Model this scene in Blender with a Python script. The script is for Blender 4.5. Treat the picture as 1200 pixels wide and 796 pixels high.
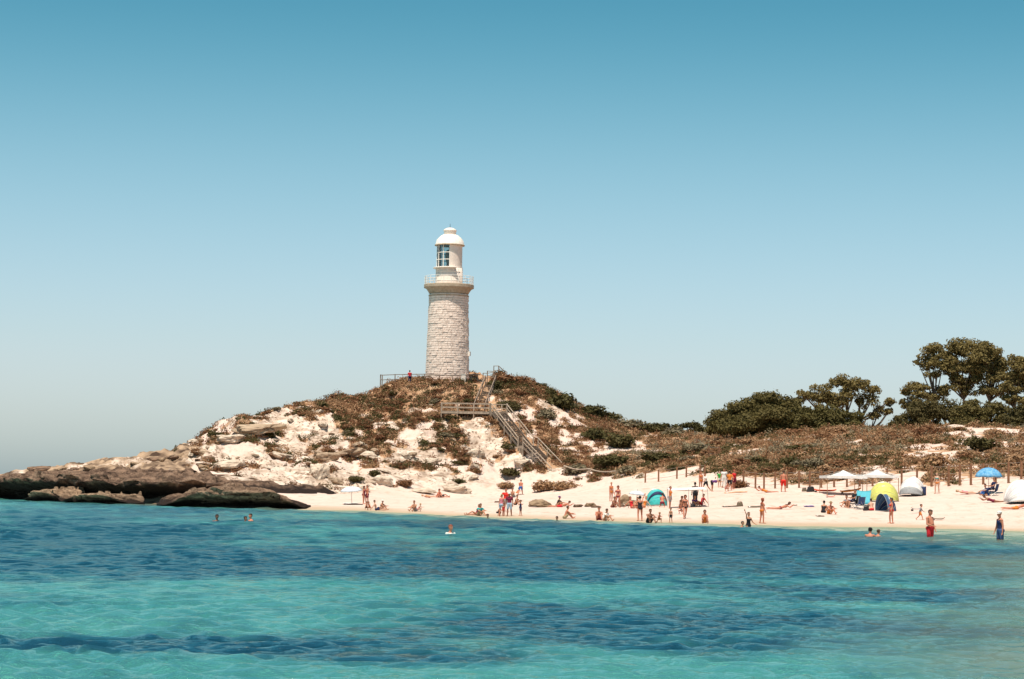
import bpy, bmesh, math, random
import numpy as np
from mathutils import Vector, Matrix

for _o in list(bpy.data.objects):
    bpy.data.objects.remove(_o, do_unlink=True)
scene = bpy.context.scene
COL = scene.collection
R = math.radians

# ------------------------------------------------------------------ camera
FPX, CXP, CYP, EYE = 2667.0, 600.0, 398.0, 2.1
PITCH, ROLL = math.atan(174.0 / FPX), R(1.0)
_fw = Vector((0, math.cos(PITCH), math.sin(PITCH)))
_up0 = Vector((0, -math.sin(PITCH), math.cos(PITCH)))
_rt0 = Vector((1, 0, 0))
_rt = _rt0 * math.cos(ROLL) + _up0 * math.sin(ROLL)
_up = -_rt0 * math.sin(ROLL) + _up0 * math.cos(ROLL)
cam_data = bpy.data.cameras.new('camera')
cam_data.sensor_width = 36.0
cam_data.lens = 36.0 * FPX / 1200.0
cam_data.clip_start = 0.5
cam_data.clip_end = 20000.0
cam = bpy.data.objects.new('camera', cam_data)
COL.objects.link(cam)
cam.matrix_world = Matrix(((_rt.x, _up.x, -_fw.x, 0), (_rt.y, _up.y, -_fw.y, 0),
                           (_rt.z, _up.z, -_fw.z, EYE), (0, 0, 0, 1)))
scene.camera = cam

# ------------------------------------------------------------------ sky, sun, exposure
SUN_EL, SUN_AZ = R(70), R(200)          # azimuth clockwise from +Y
world = bpy.data.worlds.new('World')
scene.world = world
world.use_nodes = True
_n, _l = world.node_tree.nodes, world.node_tree.links
_n.clear()
_sky = _n.new('ShaderNodeTexSky')
_sky.sky_type = 'NISHITA'
_sky.sun_disc = False
_sky.sun_elevation = SUN_EL
_sky.sun_rotation = SUN_AZ
_sky.altitude = 0
_sky.air_density = 1.0
_sky.dust_density = 1.0
_sky.ozone_density = 1.5
# film stock: the sky shades from pale at the horizon to a deep teal overhead (by elevation only, all round)
_tc = _n.new('ShaderNodeTexCoord'); _sx = _n.new('ShaderNodeSeparateXYZ')
_l.new(_tc.outputs['Generated'], _sx.inputs[0])
_ramp = _n.new('ShaderNodeValToRGB'); _ramp.color_ramp.interpolation = 'B_SPLINE'
_stops = [(0.0, (1.22, 1.50, 1.80)), (0.027, (1.26, 1.36, 1.60)), (0.0644, (1.33, 1.34, 1.43)), (0.1386, (1.00, 1.31, 1.22)),
          (0.2094, (0.31, 0.95, 0.93)), (0.30, (0.33, 0.80, 0.80)), (1.0, (0.42, 0.56, 0.50))]
_cr = _ramp.color_ramp
while len(_cr.elements) < len(_stops): _cr.elements.new(0.5)
for _e, (_p, _c) in zip(_cr.elements, _stops): _e.position = _p; _e.color = (_c[0] / 2, _c[1] / 2, _c[2] / 2, 1)
_l.new(_sx.outputs[2], _ramp.inputs[0])
_tint = _n.new('ShaderNodeMixRGB'); _tint.blend_type = 'MULTIPLY'; _tint.inputs[0].default_value = 1.0
_l.new(_ramp.outputs[0], _tint.inputs[2])
_gam = _n.new('ShaderNodeVectorMath'); _gam.operation = 'SCALE'; _gam.inputs['Scale'].default_value = 2.0
_bg = _n.new('ShaderNodeBackground'); _bg.inputs[1].default_value = 0.080
_wo = _n.new('ShaderNodeOutputWorld')
_l.new(_sky.outputs[0], _tint.inputs[1]); _l.new(_tint.outputs[0], _gam.inputs[0])
_l.new(_gam.outputs[0], _bg.inputs[0]); _l.new(_bg.outputs[0], _wo.inputs[0])

sun_data = bpy.data.lights.new('sun', 'SUN')
sun_data.energy = 4.9
sun_data.angle = R(0.53)
sun_data.color = (1.0, 0.90, 0.77)
sun = bpy.data.objects.new('sun', sun_data)
COL.objects.link(sun)
_to_sun = Vector((math.sin(SUN_AZ) * math.cos(SUN_EL), math.cos(SUN_AZ) * math.cos(SUN_EL), math.sin(SUN_EL)))
sun.rotation_euler = _to_sun.to_track_quat('Z', 'Y').to_euler()
sun.location = (-40, -40, 120)

vs = scene.view_settings
vs.view_transform = 'Standard'
vs.look = 'None'
vs.exposure = 0.34
vs.gamma = 1.0
vs.use_curve_mapping = False
scene.render.engine = 'CYCLES'
scene.cycles.max_bounces = 6
scene.cycles.transparent_max_bounces = 8

# ------------------------------------------------------------------ pixel <-> world
def ray(px, py):
    return _fw + _rt * ((px - CXP) / FPX) + _up * ((CYP - py) / FPX)
def at(px, py, d):
    v = ray(px, py)
    return Vector((0, 0, EYE)) + v * (d / v.y)
def project(X, Y, Z):
    Z = Z - EYE
    cx = X * _rt.x + Y * _rt.y + Z * _rt.z
    cy = X * _up.x + Y * _up.y + Z * _up.z
    cz = X * _fw.x + Y * _fw.y + Z * _fw.z
    cz = np.maximum(cz, 0.5)
    return CXP + FPX * cx / cz, CYP - FPX * cy / cz
def on_water(px, py, z=0.0):
    v = ray(px, py)
    t = (z - EYE) / v.z
    return Vector((v.x * t, v.y * t, z))

# ------------------------------------------------------------------ noise in numpy
def _hash(ix, iy, seed):
    n = (ix.astype(np.int64) * 374761393 + iy.astype(np.int64) * 668265263 + seed * 974634777) & 0x7fffffff
    n = ((n ^ (n >> 13)) * 1274126177) & 0x7fffffff
    return ((n ^ (n >> 16)) & 0xffff) / 65535.0
def vn(x, y, seed=0):
    x = np.asarray(x, float); y = np.asarray(y, float)
    ix, iy = np.floor(x), np.floor(y)
    fx, fy = x - ix, y - iy
    fx = fx * fx * fx * (fx * (fx * 6 - 15) + 10); fy = fy * fy * fy * (fy * (fy * 6 - 15) + 10)
    a, b = _hash(ix, iy, seed), _hash(ix + 1, iy, seed)
    c, d = _hash(ix, iy + 1, seed), _hash(ix + 1, iy + 1, seed)
    return ((a * (1 - fx) + b * fx) * (1 - fy) + (c * (1 - fx) + d * fx) * fy) * 2 - 1
def fbm(x, y, octv=4, seed=0, gain=0.5):
    s, a, tot = 0.0, 1.0, 0.0
    for k in range(octv):
        s = s + a * vn(x * 2 ** k + 17.3 * k, y * 2 ** k - 9.1 * k, seed + k); tot += a; a *= gain
    return s / tot
def sstep(a, b, x):
    t = np.clip((x - a) / (b - a), 0, 1)
    return t * t * (3 - 2 * t)

# ------------------------------------------------------------------ materials
def new_mat(name):
    m = bpy.data.materials.new(name); m.use_nodes = True
    nt = m.node_tree
    b = nt.nodes['Principled BSDF']
    return m, nt, b
def nd(nt, t, **kw):
    n = nt.nodes.new(t)
    for k, v in kw.items(): setattr(n, k, v)
    return n
def mixc(nt, fac, c1, c2, blend='MIX'):
    n = nd(nt, 'ShaderNodeMixRGB', blend_type=blend)
    for i, v in enumerate((fac, c1, c2)):
        if hasattr(v, 'is_output'): nt.links.new(v, n.inputs[i])
        elif isinstance(v, (int, float)): n.inputs[i].default_value = v if i == 0 else (v, v, v, 1)
        else: n.inputs[i].default_value = (*v[:3], 1)
    return n.outputs[0]
def noise_fac(nt, scale, detail=4, lo=0.35, hi=0.65, coord='Object', rough=0.55, stretch=None):
    tc = nd(nt, 'ShaderNodeTexCoord')
    src = tc.outputs[coord]
    if stretch:
        mp = nd(nt, 'ShaderNodeMapping'); mp.inputs['Scale'].default_value = stretch
        nt.links.new(src, mp.inputs[0]); src = mp.outputs[0]
    n = nd(nt, 'ShaderNodeTexNoise'); n.inputs['Scale'].default_value = scale
    n.inputs['Detail'].default_value = detail; n.inputs['Roughness'].default_value = rough
    nt.links.new(src, n.inputs['Vector'])
    mr = nd(nt, 'ShaderNodeMapRange'); mr.inputs[1].default_value = lo; mr.inputs[2].default_value = hi
    nt.links.new(n.outputs[0], mr.inputs[0])
    return mr.outputs[0]
def bump(nt, b, fac, strength=0.3, dist=0.05):
    n = nd(nt, 'ShaderNodeBump'); n.inputs['Strength'].default_value = strength; n.inputs['Distance'].default_value = dist
    nt.links.new(fac, n.inputs['Height']); nt.links.new(n.outputs[0], b.inputs['Normal'])
_mc = {}
def plain(name, c, c2=None, rough=0.75, scale=6.0, bumpy=0.15, spec=0.3, metal=0.0):
    if name in _mc: return _mc[name]
    m, nt, b = new_mat(name)
    if c2 is None: c2 = tuple(v * 0.8 for v in c)
    f = noise_fac(nt, scale)
    nt.links.new(mixc(nt, f, c, c2), b.inputs['Base Color'])
    b.inputs['Roughness'].default_value = rough
    b.inputs['Specular IOR Level'].default_value = spec
    b.inputs['Metallic'].default_value = metal
    if bumpy: bump(nt, b, f, bumpy, 0.03)
    _mc[name] = m
    return m
def leaf_mat(name, c, c2, c3, trans=0.25):
    """foliage: colour varies from plant to plant and from clump to clump"""
    if name in _mc: return _mc[name]
    m, nt, b = new_mat(name)
    oi = nd(nt, 'ShaderNodeObjectInfo')
    f = noise_fac(nt, 1.1, 3, 0.3, 0.7)
    c_a = mixc(nt, f, c, c2)
    mr = nd(nt, 'ShaderNodeMath', operation='MULTIPLY'); mr.inputs[1].default_value = 0.6
    nt.links.new(oi.outputs['Random'], mr.inputs[0])
    c_b = mixc(nt, mr.outputs[0], c_a, c3)
    f2 = noise_fac(nt, 9.0, 2, 0.25, 0.75)
    c_c = mixc(nt, f2, c_b, tuple(0.5 * v for v in c2))
    nt.links.new(c_c, b.inputs['Base Color'])
    b.inputs['Roughness'].default_value = 0.7
    b.inputs['Specular IOR Level'].default_value = 0.2
    tr = nd(nt, 'ShaderNodeBsdfTranslucent'); nt.links.new(c_c, tr.inputs[0])
    mx = nd(nt, 'ShaderNodeMixShader'); mx.inputs[0].default_value = trans
    nt.links.new(b.outputs[0], mx.inputs[1]); nt.links.new(tr.outputs[0], mx.inputs[2])
    nt.links.new(mx.outputs[0], nt.nodes['Material Output'].inputs[0])
    _mc[name] = m
    return m

# ------------------------------------------------------------------ object helpers
def tag(o, label=None, cat=None, group=None, kind=None):
    if label: o['label'] = label
    if cat: o['category'] = cat
    if group: o['group'] = group
    if kind: o['kind'] = kind
    return o
def link(name, me, mat=None, parent=None, loc=None, rot=None, scale=None):
    o = bpy.data.objects.new(name, me); COL.objects.link(o)
    if mat is not None and me is not None and len(me.materials) == 0: me.materials.append(mat)
    if parent is not None: o.parent = parent
    if loc is not None: o.location = loc
    if rot is not None: o.rotation_euler = rot
    if scale is not None: o.scale = scale
    return o
def empty(name, loc, rz=0.0, label=None, cat=None, group=None):
    o = bpy.data.objects.new(name, None); COL.objects.link(o)
    o.empty_display_size = 0.3
    o.location = loc; o.rotation_euler = (0, 0, rz)
    return tag(o, label, cat, group)
def mesh(name, V, F, smooth=False):
    me = bpy.data.meshes.new(name)
    me.from_pydata([tuple(v) for v in V] if not isinstance(V, np.ndarray) else V, [], F)
    me.update()
    if smooth: me.shade_smooth()
    return me

class MB:
    """collects boxes, bars, tubes and lathes into one mesh"""
    def __init__(s): s.V, s.F = [], []
    def add(s, V, F):
        n = len(s.V); s.V += [tuple(v) for v in V]; s.F += [tuple(i + n for i in f) for f in F]
    def box(s, c, size, M=None):
        x, y, z = (v / 2 for v in size); c = Vector(c)
        P = [Vector((i * x, j * y, k * z)) for k in (-1, 1) for j in (-1, 1) for i in (-1, 1)]
        if M is not None: P = [M @ p for p in P]
        s.add([c + p for p in P], [(0, 2, 3, 1), (4, 5, 7, 6), (0, 1, 5, 4), (2, 6, 7, 3), (0, 4, 6, 2), (1, 3, 7, 5)])
        return s
    def bar(s, a, b, w, h=None):
        a, b = Vector(a), Vector(b); h = h or w
        d = b - a; L = d.length; d.normalize()
        up = Vector((0, 0, 1)) if abs(d.z) < 0.95 else Vector((0, 1, 0))
        x = d.cross(up).normalized(); u = x.cross(d)
        M = Matrix((x, d, u)).transposed()
        return s.box((a + b) / 2, (w, L, h), M)
    def tube(s, pts, r, seg=6, close=True):
        pts = [Vector(p) for p in pts]; n = len(pts)
        rr = r if isinstance(r, (list, tuple)) else [r] * n
        V, F = [], []
        for i, p in enumerate(pts):
            t = (pts[min(i + 1, n - 1)] - pts[max(i - 1, 0)]).normalized()
            up = Vector((0, 0, 1)) if abs(t.z) < 0.9 else Vector((0, 1, 0))
            x = t.cross(up).normalized(); y = t.cross(x)
            for k in range(seg):
                a = 2 * math.pi * k / seg
                V.append(p + (x * math.cos(a) + y * math.sin(a)) * rr[i])
        for i in range(n - 1):
            for k in range(seg):
                k2 = (k + 1) % seg
                F.append((i * seg + k, i * seg + k2, (i + 1) * seg + k2, (i + 1) * seg + k))
        F.append(tuple(range(seg))); F.append(tuple((n - 1) * seg + k for k in reversed(range(seg))))
        s.add(V, F); return s
    def lathe(s, prof, seg=48, a0=0.0, a1=None):
        full = a1 is None
        span = 2 * math.pi if full else a1 - a0
        m = seg if full else seg + 1
        V, F = [], []
        for r, z in prof:
            for k in range(m):
                a = a0 + span * k / seg
                V.append((r * math.cos(a), r * math.sin(a), z))
        P = len(prof)
        for i in range(P - 1):
            for k in range(seg):
                k2 = (k + 1) % m
                F.append((i * m + k, i * m + k2, (i + 1) * m + k2, (i + 1) * m + k))
        s.add(V, F); return s
    def me(s, name, smooth=False): return mesh(name, s.V, s.F, smooth)
    def build(s, name, mat, parent=None, smooth=False, **kw):
        return link(name, s.me(name, smooth), mat, parent, **kw)
def copy_tree(o, parent=None):
    c = o.copy(); COL.objects.link(c)
    if parent is not None: c.parent = parent
    for ch in list(o.children): copy_tree(ch, c)
    return c

# ================================================================== terrain
# px: waterline py, foot (py,d), slope points..., crest last
def yh(px): return 572 + math.tan(ROLL) * (px - 600)
COLS = {
    -120: (None, [(577, 262), (566, 272)]),
    -50: (None, [(572, 256), (562, 268)]),
    0: (585, [(570, 252), (559, 264)]),
    60: (587, [(566, 246), (549.5, 262)]),
    120: (590, [(562, 236), (544, 256)]),
    160: (591, [(564, 228), (552, 242), (541, 254)]),
    200: (593, [(570, 222), (555, 236), (540, 252), (529, 262)]),
    235: (594, [(568, 224), (550, 240), (530, 256), (512, 269)]),
    250: (594, [(566, 226), (545, 243), (520, 262), (504, 275)]),
    300: (596, [(575, 222), (550, 243), (520, 264), (496, 282)]),
    350: (597, [(579, 222), (550, 247), (515, 269), (480, 288)]),
    400: (598, [(580, 226), (555, 248), (520, 266), (490, 279), (466, 293)]),
    450: (600, [(577, 243), (550, 258), (520, 269), (490, 281), (465, 291), (451.5, 297)]),
    500: (602.5, [(577, 250), (550, 262), (520, 271), (490, 281), (465, 291), (450, 297)]),
    550: (605, [(577, 254), (550, 264), (520, 272), (490, 281), (465, 290), (449, 297)]),
    600: (607, [(574, 256), (550, 264), (520, 272), (490, 280), (460, 290), (446, 297)]),
    650: (609, [(571, 256), (550, 263), (520, 273), (490, 283), (463, 298)]),
    700: (610.5, [(568, 250), (545, 262), (520, 276), (503, 288), (490, 298)]),
    750: (612, [(566, 240), (550, 252), (530, 268), (515, 282), (501, 302)]),
    800: (613, [(560, 235), (545, 248), (530, 262), (520, 275), (510, 302)]),
    850: (614.5, [(566, 215), (550, 228), (535, 245), (520, 265), (511, 290)]),
    900: (616, [(571, 200), (550, 215), (535, 235), (520, 255), (513, 280)]),
    950: (617, [(573, 191), (555, 205), (540, 220), (520, 243), (508, 262)]),
    1000: (617.5, [(575, 190), (560, 200), (540, 215), (520, 235), (504, 255)]),
    1050: (618, [(575, 190), (560, 198), (540, 213), (520, 232), (505, 250)]),
    1100: (619.5, [(573, 188), (560, 195), (540, 208), (520, 226), (501, 247)]),
    1150: (621, [(572, 186), (560, 193), (540, 206), (520, 224), (500, 246)]),
    1200: (623, [(571, 184), (560, 191), (540, 204), (520, 222), (505, 245)]),
    1320: (627, [(573, 184), (562, 191), (542, 204), (522, 222), (508, 245)]),
    1480: (634, [(576, 184), (565, 191), (545, 204), (525, 222), (511, 245)]),
}
CP = []
FOOT_PX, FOOT_D = [], []
for px, (wy, pts) in COLS.items():
    wpt = None
    if wy:
        wpt = on_water(px, wy)
        if px < 345: wpt = wpt * ((wpt.y + 9) / wpt.y); wpt.z = 0      # under the rock shelves
        CP.append((wpt.x, wpt.y, 0.0))
        for off, z in ((6, (-0.10 if px > 980 else -0.2) if px > 345 else -0.7), (18, -0.26 if px > 980 else -1.1)):
            CP.append((wpt.x * (1 - off / wpt.y), wpt.y - off, z))
    gp = [at(px, py, d) for py, d in pts]
    for g in gp: CP.append((g.x, g.y, g.z))
    FOOT_PX.append(px); FOOT_D.append(pts[0][1])
    if wpt and px >= 360:
        f = gp[0]
        for t, k in ((0.35, 0.30), (0.7, 0.68)):
            CP.append((wpt.x + (f.x - wpt.x) * t, wpt.y + (f.y - wpt.y) * t, f.z * k))
    c = gp[-1]
    if px >= 440:
        for dy, k in ((16, 0.98), (45, 0.75), (100, 0.5)):
            CP.append((c.x * (1 + dy / c.y), c.y + dy, c.z * k))
    else:
        for dy, z in ((10, c.z * 0.7), (28, 0.3), (55, -2.0)):
            CP.append((c.x * (1 + dy / c.y), c.y + dy, z))
# shallows, bay floor and the near coast curving round on the right towards the photographer
for px, py, z in ((1172, 634, -0.38), (1090, 631, -0.42), (1020, 629, -0.75), (900, 640, -1.3), (700, 650, -1.5), (450, 650, -1.5),
                  (200, 640, -1.6), (0, 640, -1.8), (1200, 660, -0.45), (1100, 680, -0.9), (1000, 700, -1.3), (1200, 720, -0.5),
                  (600, 720, -1.5), (200, 720, -1.5), (1200, 796, -0.55), (1290, 780, -0.38), (1290, 740, -0.4), (1290, 700, -0.4), (1290, 670, -0.35), (1200, 760, -0.55), (1000, 796, -1.0), (600, 790, -1.3), (0, 790, -1.5)):
    p = on_water(px, py); CP.append((p.x, p.y, z))
for x, y, z in ((36, 122, 0), (36, 100, 0), (32, 75, 0), (23, 48, 0), (14, 24, 0), (7, 8, 0), (-8, 0, 0), (-30, -8, 0),
                (44, 115, 1.5), (42, 75, 1.6), (30, 40, 1.6), (18, 15, 1.5), (6, -6, 1.2), (-20, -22, 1.6), (0, 0.5, 0.52),
                (70, 90, 4), (60, 40, 5), (40, -10, 5), (-10, -50, 5), (100, 150, 8), (120, 220, 9), (130, 320, 8), (90, 380, 6),
                (-40, 30, -1.6), (-40, 100, -1.8), (-90, 100, -2.2), (-100, 180, -2.4), (-120, 230, -2.2), (-130, 300, -3), (-90, 360, -3),
                (-40, 400, -2.5), (20, 440, 1.0), (-60, 180, -2.0)):
    CP.append((x, y, z))
CP = np.array(CP)
_S = 100.0
def _phi(r2): return np.where(r2 > 1e-12, 0.5 * r2 * np.log(np.maximum(r2, 1e-12)), 0.0)
_P = CP[:, :2] / _S
_N = len(_P)
_A = _phi(((_P[:, None] - _P[None]) ** 2).sum(-1)) + np.eye(_N) * 2e-5
_Q = np.c_[np.ones(_N), _P]
_W = np.linalg.solve(np.block([[_A, _Q], [_Q.T, np.zeros((3, 3))]]), np.r_[CP[:, 2], 0, 0, 0])
def tps(X, Y):
    X = np.asarray(X, float).ravel() / _S; Y = np.asarray(Y, float).ravel() / _S
    out = np.empty_like(X)
    for i in range(0, len(X), 20000):
        x, y = X[i:i + 20000], Y[i:i + 20000]
        r2 = (x[:, None] - _P[None, :, 0]) ** 2 + (y[:, None] - _P[None, :, 1]) ** 2
        out[i:i + 20000] = _phi(r2) @ _W[:_N] + _W[_N] + _W[_N + 1] * x + _W[_N + 2] * y
    return out
def hillmask(X, Y):
    pxa = CXP + X / np.maximum(Y, 1) * FPX
    fd = np.interp(pxa, FOOT_PX, FOOT_D)
    return sstep(-3, 9, Y - fd) * (Y > 60)
# how much scrub covers the slopes, read off the photograph on a coarse grid (rows py, cols px)
D_PX = [0, 200, 260, 320, 360, 400, 450, 500, 550, 600, 640, 700, 760, 820, 900, 1000, 1100, 1200]
D_PY = [440, 465, 485, 505, 525, 545, 565]
D_T = np.array([
    [.0, .2, .3, .6, .8, .9, .95, .9, .8, .9, .9, .9, .9, .95, 1, 1, 1, 1],
    [.0, .2, .35, .5, .75, .95, 1., 1., .85, .65, .7, .9, .9, .95, 1, 1, 1, 1],
    [.0, .25, .35, .38, .45, .72, .8, .72, .5, .52, .5, .7, .88, .95, 1, .95, .8, .85],
    [.0, .3, .38, .30, .38, .5, .52, .46, .40, .50, .48, .58, .70, .85, .85, .8, .45, .52],
    [.0, .22, .32, .30, .38, .42, .46, .42, .44, .40, .52, .62, .66, .75, .82, .72, .52, .68],
    [.0, .12, .28, .28, .36, .38, .44, .44, .42, .36, .55, .75, .85, .65, .85, .70, .40, .78],
    [.0, .0, .05, .15, .2, .3, .32, .32, .28, .2, .45, .55, .05, .0, .7, .62, .42, .72]])
def scrub_cover(X, Y, Z):
    u, v = project(X, Y, Z)
    iu = np.clip(np.interp(u, D_PX, range(len(D_PX))), 0, len(D_PX) - 1.001); iv = np.clip(np.interp(v, D_PY, range(len(D_PY))), 0, len(D_PY) - 1.001)
    a, b = iu.astype(int), iv.astype(int); fa, fb = iu - a, iv - b
    t = D_T[b, a] * (1 - fa) * (1 - fb) + D_T[b, a + 1] * fa * (1 - fb) + D_T[b + 1, a] * (1 - fa) * fb + D_T[b + 1, a + 1] * fa * fb
    return t * hillmask(X, Y)
def scrub_here(X, Y, Z):
    return (hillmask(X, Y) > .55) * sstep(-0.10, 0.12, scrub_cover(X, Y, Z) * 1.25 - 0.62 + 0.62 * fbm(X / 3.6, Y / 4.2, 4, 71) + 0.6 * fbm(X / 1.3, Y / 1.5, 3, 72))
def height(X, Y):
    shp = np.shape(X)
    X = np.asarray(X, float).ravel(); Y = np.asarray(Y, float).ravel()
    z = tps(X, Y)
    far = sstep(0, 160, np.maximum.reduce([-X - 140, X - 135, Y - 440, -Y - 60]))
    fz = np.where(X > 40, 5.0, -4.0) * sstep(0, 60, np.abs(X - 40)) + 0.0
    z = z * (1 - far) + fz * far
    z = np.maximum(z, -4.0)
    hm = hillmask(X, Y)
    land = sstep(0.0, 1.2, z)
    pxa = CXP + X / np.maximum(Y, 1) * FPX
    rocky = (1 - sstep(560, 720, pxa)) * hm
    rid = 1 - np.abs(fbm(X / 7 + Y * .03, Y / 9, 5, 5)) * 2
    z = z + hm * land * (0.35 * fbm(X / 11, Y / 11, 4, 1) + 0.16 * fbm(X / 2.3, Y / 2.3, 3, 2)) + rocky * land * (1.25 * (rid - 0.55) + 0.5 * (1 - 2 * np.abs(fbm(X / 2.6, Y / 3.2, 4, 6))) - .25) * (0.25 + .75 * sstep(1, 3, z)) * 0.8
    # stepped limestone beds on the rocky side
    st = np.round((z + 0.25 * vn(X / 6, Y / 6, 9)) / 0.9) * 0.9
    z = z + (st - z) * 0.38 * rocky * land * sstep(0.0, 0.4, vn(X / 14, Y / 14, 12) + 0.25)
    # pitted, jagged small relief on the limestone
    j1 = np.abs(fbm(X / 1.9 + 5, Y / 2.2, 4, 91, .6)); j2 = np.abs(fbm(X / 0.8, Y / 0.9 + 3, 3, 92, .6))
    z = z + rocky * land * sstep(1.2, 2.6, z) * sstep(-.25, .2, fbm(X / 6, Y / 8, 3, 93) + .1) * (0.95 * (0.28 - j1) + 0.42 * (.28 - j2))
    # foot-trodden sand
    z = z + (1 - hm) * land * (0.05 * fbm(X / 1.7, Y / 1.7, 3, 30) + 0.08 * vn(X / 9, Y / 9, 33))
    return z.reshape(shp)
def axis(segs):
    out = []
    for a, b, n in segs: out += list(np.linspace(a, b, n, endpoint=False))
    out.append(segs[-1][1]); return np.array(out)
GX = axis([(-7000, -400, 14), (-400, -130, 20), (-130, -92, 30), (-92, 78, 430), (78, 130, 40), (130, 400, 20), (400, 7000, 14)])
GY = axis([(-3000, -100, 12), (-100, 0, 20), (0, 130, 70), (130, 175, 75), (175, 235, 100), (235, 305, 190), (305, 310, 6), (310, 420, 50), (420, 900, 20), (900, 9000, 12)])
_gx, _gy = np.meshgrid(GX, GY)
GZ = height(_gx, _gy)
# level pad round the lighthouse
LH = at(524, 446.5, 296)
LHZ = LH.z
_rad = np.hypot(_gx - LH.x, _gy - LH.y)
GZ = GZ + (np.clip(GZ, LHZ - .25, LHZ - 0.05) - GZ) * (1 - sstep(4.5, 9, _rad))
def ground(x, y):
    i = int(np.clip(np.searchsorted(GX, x) - 1, 0, len(GX) - 2)); j = int(np.clip(np.searchsorted(GY, y) - 1, 0, len(GY) - 2))
    fx = (x - GX[i]) / (GX[i + 1] - GX[i]); fy = (y - GY[j]) / (GY[j + 1] - GY[j])
    return float((GZ[j, i] * (1 - fx) + GZ[j, i + 1] * fx) * (1 - fy) + (GZ[j + 1, i] * (1 - fx) + GZ[j + 1, i + 1] * fx) * fy)
def groundv(X, Y):
    i = np.clip(np.searchsorted(GX, X.ravel()) - 1, 0, len(GX) - 2); j = np.clip(np.searchsorted(GY, Y.ravel()) - 1, 0, len(GY) - 2)
    fx = (X.ravel() - GX[i]) / (GX[i + 1] - GX[i]); fy = (Y.ravel() - GY[j]) / (GY[j + 1] - GY[j])
    return ((GZ[j, i] * (1 - fx) + GZ[j, i + 1] * fx) * (1 - fy) + (GZ[j + 1, i] * (1 - fx) + GZ[j + 1, i + 1] * fx) * fy).reshape(X.shape)
def on_ground(px, py, dmin=20.0, dmax=420.0):
    """where the ray through a pixel first meets the ground"""
    v = ray(px, py)
    ds = np.arange(dmin, dmax, 0.5)
    hit = np.nonzero(EYE + v.z / v.y * ds < groundv(v.x / v.y * ds, ds))[0]
    if len(hit):
        b = float(ds[hit[0]]); a = b - 0.5
        for _ in range(16):
            m = (a + b) / 2
            if EYE + v.z / v.y * m < ground(v.x / v.y * m, m): b = m
            else: a = m
        x = v.x / v.y * b
        return Vector((x, b, ground(x, b)))
    x = v.x / v.y * 296
    return Vector((x, 296, ground(x, 296)))

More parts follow.
